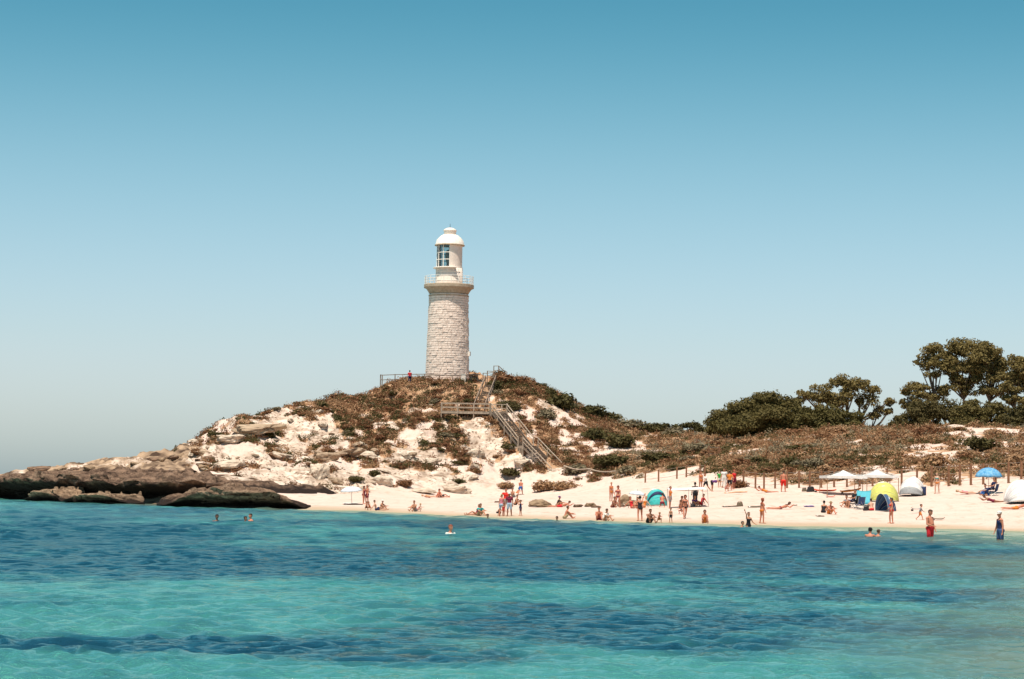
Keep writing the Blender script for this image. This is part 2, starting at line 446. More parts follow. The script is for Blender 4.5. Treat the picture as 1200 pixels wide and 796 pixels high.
def build_terrain():
    ny, nx = GZ.shape
    V = np.c_[_gx.ravel(), _gy.ravel(), GZ.ravel()]
    idx = np.arange(ny * nx).reshape(ny, nx)
    F = np.c_[idx[:-1, :-1].ravel(), idx[:-1, 1:].ravel(), idx[1:, 1:].ravel(), idx[1:, :-1].ravel()]
    me = mesh('terrain', V, F.tolist(), True)
    X, Y, Z = V[:, 0], V[:, 1], V[:, 2]
    pxa = CXP + X / np.maximum(Y, 1) * FPX
    hm = hillmask(X, Y)
    rock = hm * sstep(-0.12, 0.16, fbm(X / 6, Y / 8, 4, 41) + 0.62 * (1 - sstep(480, 760, pxa)) - 0.42)
    rock = np.maximum(rock, (1 - sstep(170, 240, pxa)) * (Y > 150) * sstep(-1.0, 0.2, Z) * 0.9)
    scr = scrub_here(X, Y, Z)
    scr = np.maximum(scr, ((Y > 300) | (X > 80)) * hm * 0.8)
    wet = 1 - sstep(0.02, 0.30, Z + 0.05 * vn(X / 4, Y / 4, 51))
    wet = np.where(Z < 0, 0.10 + .90 * sstep(-.12, -.01, Z), wet)
    reef = (1 - sstep(205, 262, pxa + 45 * fbm(X / 8, Y / 8, 3, 44))) * (Y > 150) * (X > -400)
    reef = np.maximum(reef * sstep(-.35, .1, fbm(X / 4, Y / 5, 4, 45) + .22), (1 - sstep(.4, 1.1, Z)) * (pxa < 345) * (Y > 150))
    ca = me.color_attributes.new('masks', 'FLOAT_COLOR', 'POINT')
    ca.data.foreach_set('color', np.c_[rock, scr, wet, reef].astype(np.float32).ravel())
    m, nt, b = new_mat('dune_ground')
    at_ = nd(nt, 'ShaderNodeAttribute', attribute_name='masks')
    sp = nd(nt, 'ShaderNodeSeparateColor'); nt.links.new(at_.outputs['Color'], sp.inputs[0])
    def jit(o, sc, amt):
        f = noise_fac(nt, sc, 4, 0.0, 1.0)
        a = nd(nt, 'ShaderNodeMath', operation='MULTIPLY_ADD'); nt.links.new(f, a.inputs[0]); a.inputs[1].default_value = amt; a.inputs[2].default_value = -amt / 2
        s = nd(nt, 'ShaderNodeMath', operation='ADD'); nt.links.new(o, s.inputs[0]); nt.links.new(a.outputs[0], s.inputs[1])
        mr = nd(nt, 'ShaderNodeMapRange'); mr.inputs[1].default_value = 0.3; mr.inputs[2].default_value = 0.7; nt.links.new(s.outputs[0], mr.inputs[0])
        return mr.outputs[0]
    sand = mixc(nt, noise_fac(nt, 0.35, 6, 0.35, 0.7), (0.73, 0.570, 0.495), (0.66, 0.505, 0.425))
    sand = mixc(nt, noise_fac(nt, 1.5, 5, 0.54, 0.70, stretch=(1, .45, 1)), sand, (0.55, 0.415, 0.33))
    strata = noise_fac(nt, 0.8, 5, 0.35, 0.65, stretch=(0.35, 0.35, 2.2))
    rockc = mixc(nt, strata, (0.75, 0.61, 0.51), (0.49, 0.37, 0.285))
    rockc = mixc(nt, noise_fac(nt, 2.6, 6, 0.53, 0.62), rockc, (0.20, 0.13, 0.09))
    rockc = mixc(nt, noise_fac(nt, 1.3, 5, 0.57, 0.64, stretch=(.5, .5, 1.5)), rockc, (0.79, 0.66, 0.56))
    rockc = mixc(nt, noise_fac(nt, 0.5, 6, 0.5, 0.72), rockc, (0.24, 0.17, 0.12))
    soil = mixc(nt, noise_fac(nt, 1.6, 5, 0.35, 0.65), (0.34, 0.18, 0.10), (0.52, 0.34, 0.21))
    c = mixc(nt, jit(sp.outputs[0], 0.9, 0.7), sand, rockc)
    c = mixc(nt, jit(sp.outputs[1], 1.3, 0.6), c, soil)
    c = mixc(nt, sp.outputs[2], c, mixc(nt, 0.0, (0.50, 0.38, 0.27), c))
    reefc = mixc(nt, noise_fac(nt, 0.9, 7, 0.4, 0.62, stretch=(0.5, 0.5, 1.6)), (0.44, 0.31, 0.21), (0.07, 0.043, 0.03))
    c = mixc(nt, jit(at_.outputs['Alpha'], 0.6, 0.9), c, reefc)
    nt.links.new(c, b.inputs['Base Color'])
    b.inputs['Roughness'].default_value = 0.9; b.inputs['Specular IOR Level'].default_value = 0.15
    bump(nt, b, noise_fac(nt, 1.6, 8, 0.2, 0.8, rough=0.65), 0.7, 0.25)
    tag(link('terrain', me, m), kind='structure')

# ================================================================== water
# seagrass beds on the bay floor: (px centre, py centre, half width px, half height px, strength)
BEDS = [(330, 664, 480, 18, 1.05), (60, 635, 210, 40, 0.85), (840, 650, 420, 22, 1.1), (1080, 655, 160, 16, .5), (600, 668, 420, 16, .8),
        (200, 754, 270, 11, .95), (470, 762, 200, 9, .6), (760, 735, 300, 20, .95), (980, 728, 300, 12, .8), (1120, 696, 240, 7, .8),
        (1130, 722, 240, 6, .9), (620, 615, 460, 7, .7), (150, 600, 330, 6, .6), (1010, 757, 180, 5, .3), (930, 690, 160, 6, .5),
        (300, 644, 380, 9, .6), (900, 622, 260, 6, .55)]
def seagrass(X, Y):
    Z = np.zeros_like(X)
    u, v = project(X, np.maximum(Y, 3), Z)
    wx = fbm(X / 6, Y / 14, 3, 61); wy = fbm(X / 9, Y / 12, 4, 62)
    k = np.clip((v - 572) / 120, 0.12, 2.0)
    s = np.zeros_like(X)
    for cx, cy, rx, ry, a in BEDS:
        q = ((u + 70 * wx - cx) / rx) ** 2 + ((v + 26 * k * wy - cy) / ry) ** 2
        s = np.maximum(s, a * np.exp(-q * 0.8))
    inb = (Y > 5) * (Y < 320)
    s = s * inb + (1 - inb) * 0.5
    return s + 0.14 + 0.34 * fbm(X / 2.2, Y / 5.0, 4, 63) + 0.26 * fbm(X / 0.7, Y / 1.6, 3, 64)
def build_water():
    d = [6.0]
    while d[-1] < 130: d.append(d[-1] * 1.0030)
    while d[-1] < 340: d.append(d[-1] * 1.012)
    while d[-1] < 9000: d.append(d[-1] * 1.12)
    d = np.array(d)
    a = axis([(-75, -20, 30), (-20, -13.6, 20), (-13.6, 13.6, 470), (13.6, 20, 20), (20, 75, 30)]) * math.pi / 180
    dd, aa = np.meshgrid(d, a, indexing='ij')
    X = dd * np.sin(aa); Y = dd * np.cos(aa)
    res = dd * 0.0030 * 1.2
    Z = np.zeros_like(X)
    rng = np.random.default_rng(4)
    # short wind chop: many crossing wavelets, strengths broken up by gusts
    gust = 0.75 + 0.45 * fbm(X / 7, Y / 16, 3, 81)
    wx = 0.35 * fbm(X / 1.2, Y / 1.2, 2, 82); wy = 0.35 * fbm(X / 1.2, Y / 1.2, 2, 84)
    for i in range(58):
        lam = 0.20 * (6.0 ** rng.random())
        th = rng.normal(1.4, 0.9)
        kx, ky = math.cos(th), math.sin(th)
        fade = np.clip((lam / res - 2.0) / 2.0, 0, 1)
        ph = 2 * math.pi / lam * ((X + wx) * kx + (Y + wy) * ky) + rng.random() * 6.28
        crest = 1.27 - 2 * np.abs(np.sin(ph / 2)) if i % 2 else np.sin(ph)          # half of them peaky
        Z += fade * 0.0092 * lam ** 0.75 * crest
    farw = sstep(45, 110, dd)
    for i in range(22):
        lam = 0.9 * (5.0 ** rng.random()); th = rng.normal(1.4, 0.8)
        ph = 2 * math.pi / lam * ((X + wx) * math.cos(th) + (Y + wy) * math.sin(th)) + rng.random() * 6.28
        Z += farw * np.clip((lam / res - 1.6) / 1.5, 0, 1) * 0.0105 * lam ** .8 * (1.27 - 2 * np.abs(np.sin(ph / 2)))
    Z *= gust
    H = groundv(X, Y)
    dep = -H
    Z *= sstep(-0.05, 0.5, dep) * (1 - sstep(250, 600, dd)) * 0.85 + 0.15
    g = seagrass(X.ravel(), Y.ravel()).reshape(X.shape)
    V = np.c_[X.ravel(), Y.ravel(), Z.ravel()]
    ny, nx = X.shape
    idx = np.arange(ny * nx).reshape(ny, nx)
    F = np.c_[idx[:-1, :-1].ravel(), idx[1:, :-1].ravel(), idx[1:, 1:].ravel(), idx[:-1, 1:].ravel()]
    # no water where the land stands well clear of it
    top = (H > 0.6).ravel()
    keep = ~(top[F].all(1))
    me = mesh('sea', V, F[keep].tolist(), True)
    ca = me.color_attributes.new('bed', 'FLOAT_COLOR', 'POINT')
    deep = np.clip(dep, -1, 3)
    ca.data.foreach_set('color', np.c_[g.ravel(), deep.ravel(), sstep(0.0, 0.55, dep).ravel(), (0.05 + 0.11 * sstep(35, 140, dd)).ravel()].astype(np.float32).ravel())
    m, nt, b = new_mat('sea_water')
    at_ = nd(nt, 'ShaderNodeAttribute', attribute_name='bed')
    sp = nd(nt, 'ShaderNodeSeparateXYZ'); nt.links.new(at_.outputs['Vector'], sp.inputs[0])
    tq = mixc(nt, noise_fac(nt, 0.12, 4, 0.35, 0.65), (0.085, 0.37, 0.315), (0.125, 0.44, 0.37))
    mg = nd(nt, 'ShaderNodeMapRange'); mg.inputs[1].default_value = 0.08; mg.inputs[2].default_value = 0.80; mg.interpolation_type = 'SMOOTHSTEP'
    nt.links.new(sp.outputs[0], mg.inputs[0])
    dk = mixc(nt, noise_fac(nt, 0.3, 5, 0.3, 0.7, stretch=(0.5, 0.25, 1)), (0.001, 0.030, 0.052), (0.002, 0.050, 0.076))
    body = mixc(nt, mg.outputs[0], tq, dk)
    ms = nd(nt, 'ShaderNodeMapRange'); ms.inputs[1].default_value = 0.2; ms.inputs[2].default_value = 1.0; nt.links.new(sp.outputs[1], ms.inputs[0])
    body = mixc(nt, ms.outputs[0], (0.40, 0.50, 0.39), body)
    # water-leaving light under a sky reflection dimmed and tinted as through a polarising filter
    bp = nd(nt, 'ShaderNodeBump'); bp.inputs['Strength'].default_value = 1.0; bp.inputs['Distance'].default_value = 0.10
    nt.links.new(noise_fac(nt, 3.0, 7, 0.2, 0.8, stretch=(1, 0.8, 1), rough=.62), bp.inputs['Height'])
    df = nd(nt, 'ShaderNodeBsdfDiffuse'); nt.links.new(body, df.inputs['Color']); nt.links.new(bp.outputs[0], df.inputs['Normal'])
    gs = nd(nt, 'ShaderNodeBsdfGlossy'); gs.inputs['Color'].default_value = (0.54, 0.80, 0.80, 1)
    nt.links.new(at_.outputs['Alpha'], gs.inputs['Roughness']); nt.links.new(bp.outputs[0], gs.inputs['Normal'])
    fr = nd(nt, 'ShaderNodeFresnel'); fr.inputs['IOR'].default_value = 1.33; nt.links.new(bp.outputs[0], fr.inputs['Normal'])
    fm = nd(nt, 'ShaderNodeMath', operation='MULTIPLY'); nt.links.new(fr.outputs[0], fm.inputs[0]); fm.inputs[1].default_value = 0.68
    wt = nd(nt, 'ShaderNodeMixShader'); nt.links.new(fm.outputs[0], wt.inputs[0]); nt.links.new(df.outputs[0], wt.inputs[1]); nt.links.new(gs.outputs[0], wt.inputs[2])
    tr = nd(nt, 'ShaderNodeBsdfTransparent'); tr.inputs[0].default_value = (0.80, 0.95, 0.93, 1)
    mt = nd(nt, 'ShaderNodeMapRange'); mt.inputs[1].default_value = 0.0; mt.inputs[2].default_value = 0.9
    mt.inputs[3].default_value = 0.12; mt.inputs[4].default_value = 1.0
    nt.links.new(sp.outputs[1], mt.inputs[0])
    mx = nd(nt, 'ShaderNodeMixShader')
    nt.links.new(mt.outputs[0], mx.inputs[0]); nt.links.new(tr.outputs[0], mx.inputs[1]); nt.links.new(wt.outputs[0], mx.inputs[2])
    nt.links.new(mx.outputs[0], nt.nodes['Material Output'].inputs[0])
    tag(link('sea', me, m), kind='structure')
build_terrain()
build_water()


MARKS = [('the dark rock tongue', 300, 578), ('the left skyline ridge', 300, 500), ('the big tan slab', 405, 535), ('the lilac shade umbrella', 412, 572), ('the split boulder', 447, 566),
         ('the lookout fence', 470, 447), ('the stair platform', 545, 478), ('the upper stairs', 566, 456), ('the lower stairs', 612, 518), ('the stair foot', 655, 558), ('the long low boulder', 533, 575),
         ('the big green skyline shrub', 661, 474), ('the tussock on the crest', 600, 447), ('the rope handrail', 740, 550), ('the sand track', 835, 548), ('the spreading dark tree', 880, 500), ('the open gum tree', 1000, 497),
         ('the tallest gum tree', 1130, 492), ('the silver grey shrub', 950, 545), ('the white gazebos', 1005, 558), ('the white dome tent', 1068, 560), ('the blue umbrella', 1158, 552), ('the long dark shrub', 715, 545),
         ('the saddle thicket', 812, 508), ('the lone skyline bush', 251, 510), ('the red brown bush', 868, 568), ('the right edge gum', 1197, 500), ('the grey pitted outcrop', 557, 533),
         ('the round dark bush', 378, 476), ('the pale low ledge', 95, 580), ('the left picture edge', 5, 562), ('the hill shoulder', 229, 532), ('the long rock shelf', 165, 558), ('the headland crest', 90, 546)]
PENDING = []
def later(o, px, py, kind, size, colour):
    PENDING.append((o, px, py, kind, size, colour))
def describe():
    sets = {}
    for o, px, py, kind, size, colour in PENDING:
        nm, mx, my = min(MARKS, key=lambda m: (m[1] - px) ** 2 + (1.4 * (m[2] - py)) ** 2)
        dx, dy = px - mx, py - my; d = math.hypot(dx, dy)
        ax, ay = 'right of' if dx > 0 else 'left of', 'below' if dy > 0 else 'above'
        rel = ax if abs(dx) > 2.2 * abs(dy) else ay if abs(dy) > 2.2 * abs(dx) else ay + ' and ' + ax
        sets.setdefault(('%s %s %s %s %s %s' % (size, colour, kind, 'just' if d < 16 else 'close' if d < 30 else 'well', rel, nm), '%s near %s' % ({'bush': 'bushes', 'rock': 'rocks'}[kind], nm)), []).append((px, o))
    for (lab, grp), L in sets.items():
        L.sort(key=lambda t: t[0])
        for k, (px, o) in enumerate(L):
            n_ = len(L); pre = '' if n_ == 1 else ('left', 'right')[k] + ' ' if n_ == 2 else 'leftmost ' if k == 0 else 'rightmost ' if k == n_ - 1 else 'middle ' if n_ == 3 else ('second', 'third', 'fourth', 'fifth', 'sixth')[min(k - 1, 4)] + ' from left, '
            o['label'] = pre + lab; o['group'] = grp

# ================================================================== lighthouse
M_WHITE = plain('white_paint', (0.88, 0.82, 0.75), (0.82, 0.75, 0.67), 0.55, 3, 0.05)
M_PINK = plain('warm_white_paint', (0.82, 0.71, 0.63), (0.74, 0.63, 0.55), 0.6, 2.5, 0.08)
M_STONE = plain('limewashed_stone', (0.90, 0.75, 0.66), (0.74, 0.60, 0.52), 0.85, 2.2, 0.4)
M_MORTAR = plain('grey_mortar', (0.52, 0.44, 0.36), (0.40, 0.33, 0.27), 0.9, 5, 0.3)
M_CORNICE = plain('tan_render', (0.50, 0.40, 0.30), (0.36, 0.28, 0.20), 0.8, 3, 0.2)
M_DARK = plain('dark_interior', (0.03, 0.035, 0.04), None, 0.6, 4, 0)
M_BRASS = plain('lens_brass', (0.18, 0.16, 0.12), None, 0.35, 4, 0, 0.6)
def glass_mat():
    m, nt, b = new_mat('lantern_glass')
    b.inputs['Base Color'].default_value = (0.75, 0.86, 0.88, 1); b.inputs['Roughness'].default_value = 0.03
    gl = nd(nt, 'ShaderNodeBsdfTransparent'); gl.inputs[0].default_value = (0.80, 0.86, 0.86, 1)
    gs = nd(nt, 'ShaderNodeBsdfGlossy'); gs.inputs['Roughness'].default_value = 0.03
    fr = nd(nt, 'ShaderNodeFresnel'); fr.inputs[0].default_value = 1.5
    mx = nd(nt, 'ShaderNodeMixShader')
    nt.links.new(fr.outputs[0], mx.inputs[0]); nt.links.new(gl.outputs[0], mx.inputs[1]); nt.links.new(gs.outputs[0], mx.inputs[2])
    nt.links.new(mx.outputs[0], nt.nodes['Material Output'].inputs[0])
    return m
M_GLASS = glass_mat()
def lighthouse():
    rng = random.Random(8)
    root = empty('lighthouse', (LH.x, LH.y, LHZ - 0.35), 0, 'round white stone lighthouse with domed lantern on top of the hill', 'lighthouse')
    r_at = lambda z: 2.86 - 0.30 * min(z, 11.8) / 11.8
    ZT = 11.75
    b = MB(); b.lathe([(r_at(0) - .07, -0.6), (r_at(0) - .07, 0), (r_at(ZT) - .07, ZT), (0.1, ZT)], 64)
    tower = b.build('tower', M_MORTAR, root, True)
    st = MB(); z = 0.0
    while z < ZT - 0.3:
        h = rng.choice((0.26, 0.30, 0.34, 0.30)); a = rng.random() * 6.28; a_end = a + 2 * math.pi
        while a < a_end - 0.02:
            L = rng.uniform(0.38, 0.95) / r_at(z); L = min(L, a_end - a)
            if a_end - (a + L) < 0.1: L = a_end - a
            g = 0.012
            proud = rng.uniform(-0.03, 0.035) + (0.03 if rng.random() < .12 else 0)
            a0, a1, z0, z1 = a + g / 2, a + L - g / 2, z + 0.014 + rng.uniform(0, .012), z + h - 0.014 - rng.uniform(0, .02)
            V = []
            n = 3
            for rr, ins in ((-0.10, 0.0), (proud, 0.0)):
                for zz in (z0, z1):
                    for k in range(n):
                        an = a0 + (a1 - a0) * k / (n - 1)
                        q = r_at(zz) + rr + (rng.uniform(-.016, .016) if rr == proud else 0)
                        V.append((q * math.cos(an), q * math.sin(an), zz))
            F = []
            o1 = 2 * n
            for k in range(n - 1):
                F.append((o1 + k, o1 + k + 1, o1 + n + k + 1, o1 + n + k))
                F.append((n + k, o1 + n + k, o1 + n + k + 1, n + k + 1)); F.append((k, k + 1, o1 + k + 1, o1 + k))
            F.append((0, o1, o1 + n, n)); F.append((n - 1, 2 * n - 1, o1 + 2 * n - 1, o1 + n - 1))
            st.add(V, F); a += L
        z += h
    tag(st.build('stone_courses', M_STONE, tower), kind='stuff')
    b = MB(); b.lathe([(2.50, 11.35), (2.64, 11.38), (2.66, 11.48), (2.52, 11.52)], 64)
    b.build('string_course', M_CORNICE, root, True)
    b = MB(); b.lathe([(2.48, 11.72), (2.62, 11.74), (2.64, 11.86), (2.70, 11.95), (2.90, 12.25), (3.10, 12.40), (3.14, 12.46)], 72)
    b.build('cornice', M_CORNICE, root, True)
    b = MB(); b.lathe([(2.6, 12.44), (3.24, 12.44), (3.26, 12.50), (3.26, 12.84), (3.22, 12.90), (1.2, 12.92)], 72)
    b.build('gallery_slab', M_CORNICE, root)
    # lower lantern drum: rings of painted plates
    b = MB(); b.lathe([(1.74, 12.88), (1.74, 15.06), (1.2, 15.06)], 56)
    drum = b.build('lantern_drum', M_PINK, root, True)
    for zz in (13.42, 13.98, 14.54):
        b = MB(); b.lathe([(1.735, zz - .03), (1.765, zz - .03), (1.765, zz + .03), (1.735, zz + .03)], 56)
        b.build('band', M_WHITE, drum, True)
    for k in range(14):
        an = 2 * math.pi * k / 14 + 0.1
        b = MB(); b.bar((1.745 * math.cos(an), 1.745 * math.sin(an), 12.95), (1.745 * math.cos(an), 1.745 * math.sin(an), 15.0), 0.05)
        b.build('seam', M_WHITE, drum)
    # gallery railing
    rail = link('gallery_railing', None, None, root)
    for k in range(20):
        an = 2 * math.pi * k / 20 + .12
        b = MB(); b.tube([(3.16 * math.cos(an), 3.16 * math.sin(an), 12.88), (3.16 * math.cos(an), 3.16 * math.sin(an), 13.98)], 0.035, 6)
        b.build('post', M_WHITE, rail)
    for zz in (13.25, 13.6, 13.96):
        b = MB(); b.tube([(3.16 * math.cos(2 * math.pi * k / 60), 3.16 * math.sin(2 * math.pi * k / 60), zz) for k in range(61)], 0.024, 5)
        b.build('rail', M_WHITE, rail)
    # narrow catwalk round the glazed side
    A0, A1 = R(93), R(272)
    b = MB(); b.lathe([(1.70, 15.00), (2.10, 15.02), (2.12, 15.08), (2.10, 15.14), (1.70, 15.15)], 40, R(80), R(300))
    b.build('catwalk', M_WHITE, root)
    # glazed half and blank half of the lantern room
    b = MB(); b.lathe([(1.66, 15.05), (1.66, 18.05)], 36, A1, A0 + 2 * math.pi)
    b.lathe([(1.60, 18.05), (1.60, 15.05)], 36, A1, A0 + 2 * math.pi)
    b.build('blank_wall', M_PINK, root, True)
    b = MB(); b.lathe([(0.1, 15.075), (1.73, 15.075), (1.73, 15.2), (1.6, 15.2)], 56)
    b.build('sill_ring', M_WHITE, root)
    n = 6
    rows = [15.2, 16.12, 17.04, 18.0]
    for k in range(n):
        for r_ in range(3):
            a0 = A0 + (A1 - A0) * k / n; a1 = A0 + (A1 - A0) * (k + 1) / n
            b = MB(); b.lathe([(1.62, rows[r_] + .02), (1.62, rows[r_ + 1] - .02)], 4, a0, a1)
            b.lathe([(1.60, rows[r_ + 1] - .02), (1.60, rows[r_] + .02)], 4, a0, a1)
            b.build('pane', M_GLASS, root)
    for k in range(n + 1):
        an = A0 + (A1 - A0) * k / n
        b = MB(); b.bar((1.64 * math.cos(an), 1.64 * math.sin(an), 15.15), (1.64 * math.cos(an), 1.64 * math.sin(an), 18.05), 0.09)
        b.build('mullion', M_WHITE, root)
    for zz in rows[1:3]:
        b = MB(); b.tube([(1.64 * math.cos(A0 + (A1 - A0) * k / 24), 1.64 * math.sin(A0 + (A1 - A0) * k / 24), zz) for k in range(25)], 0.05, 6)
        b.build('glazing_bar', M_WHITE, root)
    b = MB(); b.lathe([(0.05, 15.2), (0.42, 15.2), (0.36, 15.7), (0.5, 16.1), (0.62, 16.7), (0.5, 17.3), (0.2, 17.5), (0.02, 17.5)], 24)
    b.build('lens', M_BRASS, root, True)
    b = MB(); b.lathe([(1.5, 18.02), (1.95, 18.0), (1.98, 18.06), (1.93, 18.16), (1.80, 18.2)], 56)
    b.build('eave', M_CORNICE, root, True)
    b = MB(); b.lathe([(1.88, 18.17), (1.84, 18.35), (1.68, 18.72), (1.42, 19.05), (1.10, 19.32), (0.80, 19.46), (0.02, 19.5)], 56)
    dome = b.build('dome', M_WHITE, root, True)
    for k in range(12):
        an = 2 * math.pi * k / 12
        b = MB(); b.tube([(r_ * math.cos(an), r_ * math.sin(an), z_) for r_, z_ in ((1.86, 18.22), (1.70, 18.74), (1.43, 19.07), (1.11, 19.34), (.83, 19.47))], 0.022, 4)
        b.build('seam', M_WHITE, dome)
    b = MB(); b.lathe([(0.78, 19.42), (0.80, 19.9), (0.88, 19.95), (0.88, 20.02), (0.74, 20.18), (0.45, 20.34), (0.02, 20.42)], 36)
    b.build('vent_cowl', M_PINK, root, True)
    b = MB(); b.tube([(0, 0, 20.38), (0, 0, 20.95)], [0.04, 0.015], 6)
    b.build('lightning_rod', M_DARK, root)
    an = R(-14)
    b = MB(); b.box((2.86 * math.cos(an), 2.86 * math.sin(an), 3.9), (0.38, 0.5, 0.55), Matrix.Rotation(an, 3, 'Z'))
    b.build('wall_light', M_WHITE, root)
lighthouse()
b = MB(); b.box((0, 0, 0.5), (0.55, 0.4, 1.0)); b.box((0, -0.02, 1.03), (0.62, 0.5, 0.05))
p = at(543, 447, 291.5)
cab = empty('service_cabinet', (p.x, p.y, ground(p.x, p.y) - .05), R(8), 'small white service box at the foot of the lighthouse', 'cabinet')
b.build('housing', M_WHITE, cab); MB().box((0, -0.21, 0.5), (0.42, 0.03, 0.75)).build('door', M_PINK, cab)

# ================================================================== timber: stairs, platforms, fences
M_WOOD = plain('weathered_wood', (0.30, 0.23, 0.18), (0.17, 0.125, 0.095), 0.85, 4, 0.3)
M_WOODL = plain('bleached_wood', (0.46, 0.37, 0.29), (0.29, 0.22, 0.165), 0.85, 4, 0.3)
M_POST = plain('brown_post_wood', (0.26, 0.13, 0.07), (0.17, 0.08, 0.045), 0.85, 5, 0.3)
M_WIRE = plain('fence_wire', (0.25, 0.2, 0.16), None, 0.5, 8, 0, 0.5)
def beam(parent, name, a, b_, w, h, mat):
    MB().bar(a, b_, w, h).build(name, mat, parent)
def post(parent, p, h, mat, w=0.11, sink=0.35, name='post'):
    MB().box((p[0], p[1], p[2] + (h - sink) / 2), (w, w, h + sink)).build(name, mat, parent)
def flight(root, A, B, width, step=0.34, rails=True, hl=1.0, wood=None):
    wood = wood or M_WOODL
    """stairs from A (top) down to B: stringers, treads, posts, handrails"""
    A, B = Vector(A), Vector(B)
    d = B - A; hor = Vector((d.x, d.y, 0)); n = max(2, int(hor.length / step))
    side = Vector((-hor.y, hor.x, 0)).normalized()
    yaw = math.atan2(hor.y, hor.x)
    tm = MB().box((0, 0, 0), (step * 0.86, width, 0.06)).me('tread')
    tm.materials.append(M_WOOD)
    for i in range(n):
        p = A + d * ((i + 0.5) / n)
        o = link('tread', tm, None, root, p, (0, 0, yaw))
    for s in (-1, 1):
        off = side * (width / 2 + 0.04) * s
        beam(root, 'stringer', A + off - Vector((0, 0, .14)), B + off - Vector((0, 0, .14)), 0.07, 0.28, M_WOOD)
        m = max(2, int(d.length / 2.3))
        for i in range(m + 1):
            p = A + d * (i / m) + side * (width / 2 + 0.13) * s
            g = min(ground(p.x, p.y), p.z - 0.1)
            MB().box((p.x, p.y, (g - .3 + p.z + hl) / 2), (0.09, 0.09, p.z + hl - g + .3)).build('post', wood, root)
        if rails:
            for hh, w in ((hl, 0.10), (hl * 0.52, 0.07)):
                off2 = side * (width / 2 + 0.13) * s + Vector((0, 0, hh))
                beam(root, 'handrail', A + off2, B + off2, w, w * 0.8, wood)
def deck(root, corners, z, mat, rails=(), board=0.3):
    """boarded landing; corners = origin, along, across"""
    o, u, v = corners
    u, v = Vector(u), Vector(v); n = max(3, int(u.length / board)); un = u.normalized(); vn_ = v.normalized()
    yaw = math.atan2(un.y, un.x)
    bm_ = MB().box((0, 0, 0), (u.length / n * 0.93, v.length, 0.05)).me('board'); bm_.materials.append(mat)
    for i in range(n):
        p = o + u * ((i + .5) / n) + v * 0.5; link('board', bm_, None, root, (p.x, p.y, z), (0, 0, yaw))
    for t in (0.03, 0.97):
        beam(root, 'bearer', o + v * t + Vector((0, 0, z - o.z - .17)), o + u + v * t + Vector((0, 0, z - o.z - .17)), 0.12, 0.26, M_WOODL)
    for k in range(4):
        for t in (0.0, 1.0):
            p = o + u * (k / 3) + v * t; g = min(ground(p.x, p.y), z - .1)
            MB().box((p.x, p.y, (g - .3 + z + (1.05 if t in rails or k in (0, 3) else -.04)) / 2),
                     (0.12, 0.12, z + (1.05 if t in rails or k in (0, 3) else -.04) - g + .3)).build('post', M_WOODL, root)
    for t in rails:
        for hh in (1.0, 0.5):
            beam(root, 'handrail', o + v * t + Vector((0, 0, z - o.z + hh)), o + u + v * t + Vector((0, 0, z - o.z + hh)), 0.09, 0.09, M_WOODL)
g1 = at(566, 482.5, 279.5)                    # platform level
PZ = g1.z
stair = empty('timber_staircase', (on_ground(655, 560)), 0, 'long grey timber staircase climbing the hill to the lighthouse', 'staircase')
stair_loc = stair.location.copy()
def into(root, fn):
    """children are built in world space, then hung under their thing"""
    before = set(bpy.data.objects)
    fn()
    inv = Matrix.Translation(-Vector(root.location))
    for o in bpy.data.objects:
        if o not in before and o.parent == root: o.matrix_parent_inverse = inv
def stairs_build():
    pl = at(517, 484.5, 279.5); pr = at(574, 484.5, 279.5)
    o = Vector((pl.x, pl.y, PZ)); u = Vector((pr.x - pl.x, 0, 0)); v = Vector((0, 2.4, 0))
    deck(stair, (o, u, v), PZ, M_WOODL, rails=(0.0, 1.0))
    top_low = Vector((pr.x + 1.1, 279.3, PZ)); 
    o2 = Vector((pr.x + 0.05, 279.5, PZ)); deck(stair, (o2, Vector((2.1, 0, 0)), v), PZ + 0.004, M_WOODL, rails=(1.0,))
    mid = at(616, 522.5, 270.5); bot = at(655, 558.5, 262.5)
    flight(stair, top_low, mid, 1.75)
    md = (bot - mid); md.z = 0; md.normalize(); sd = Vector((-md.y, md.x, 0))
    flight(stair, mid + md * 1.3 + Vector((0, 0, -0.1)), bot, 1.75)
    oo = mid - sd * 1.0; deck(stair, (Vector((oo.x, oo.y, mid.z)), md * 1.3, sd * 2.0), mid.z - 0.02, M_WOOD)
    # upper flight to the crest
    ub = Vector((pl.x + 4.6, 282.2, PZ + 0.1)); ut = at(575, 447.5, 292.5)
    flight(stair, ut, ub, 1.1, hl=.85, wood=M_WOOD)
into(stair, stairs_build)

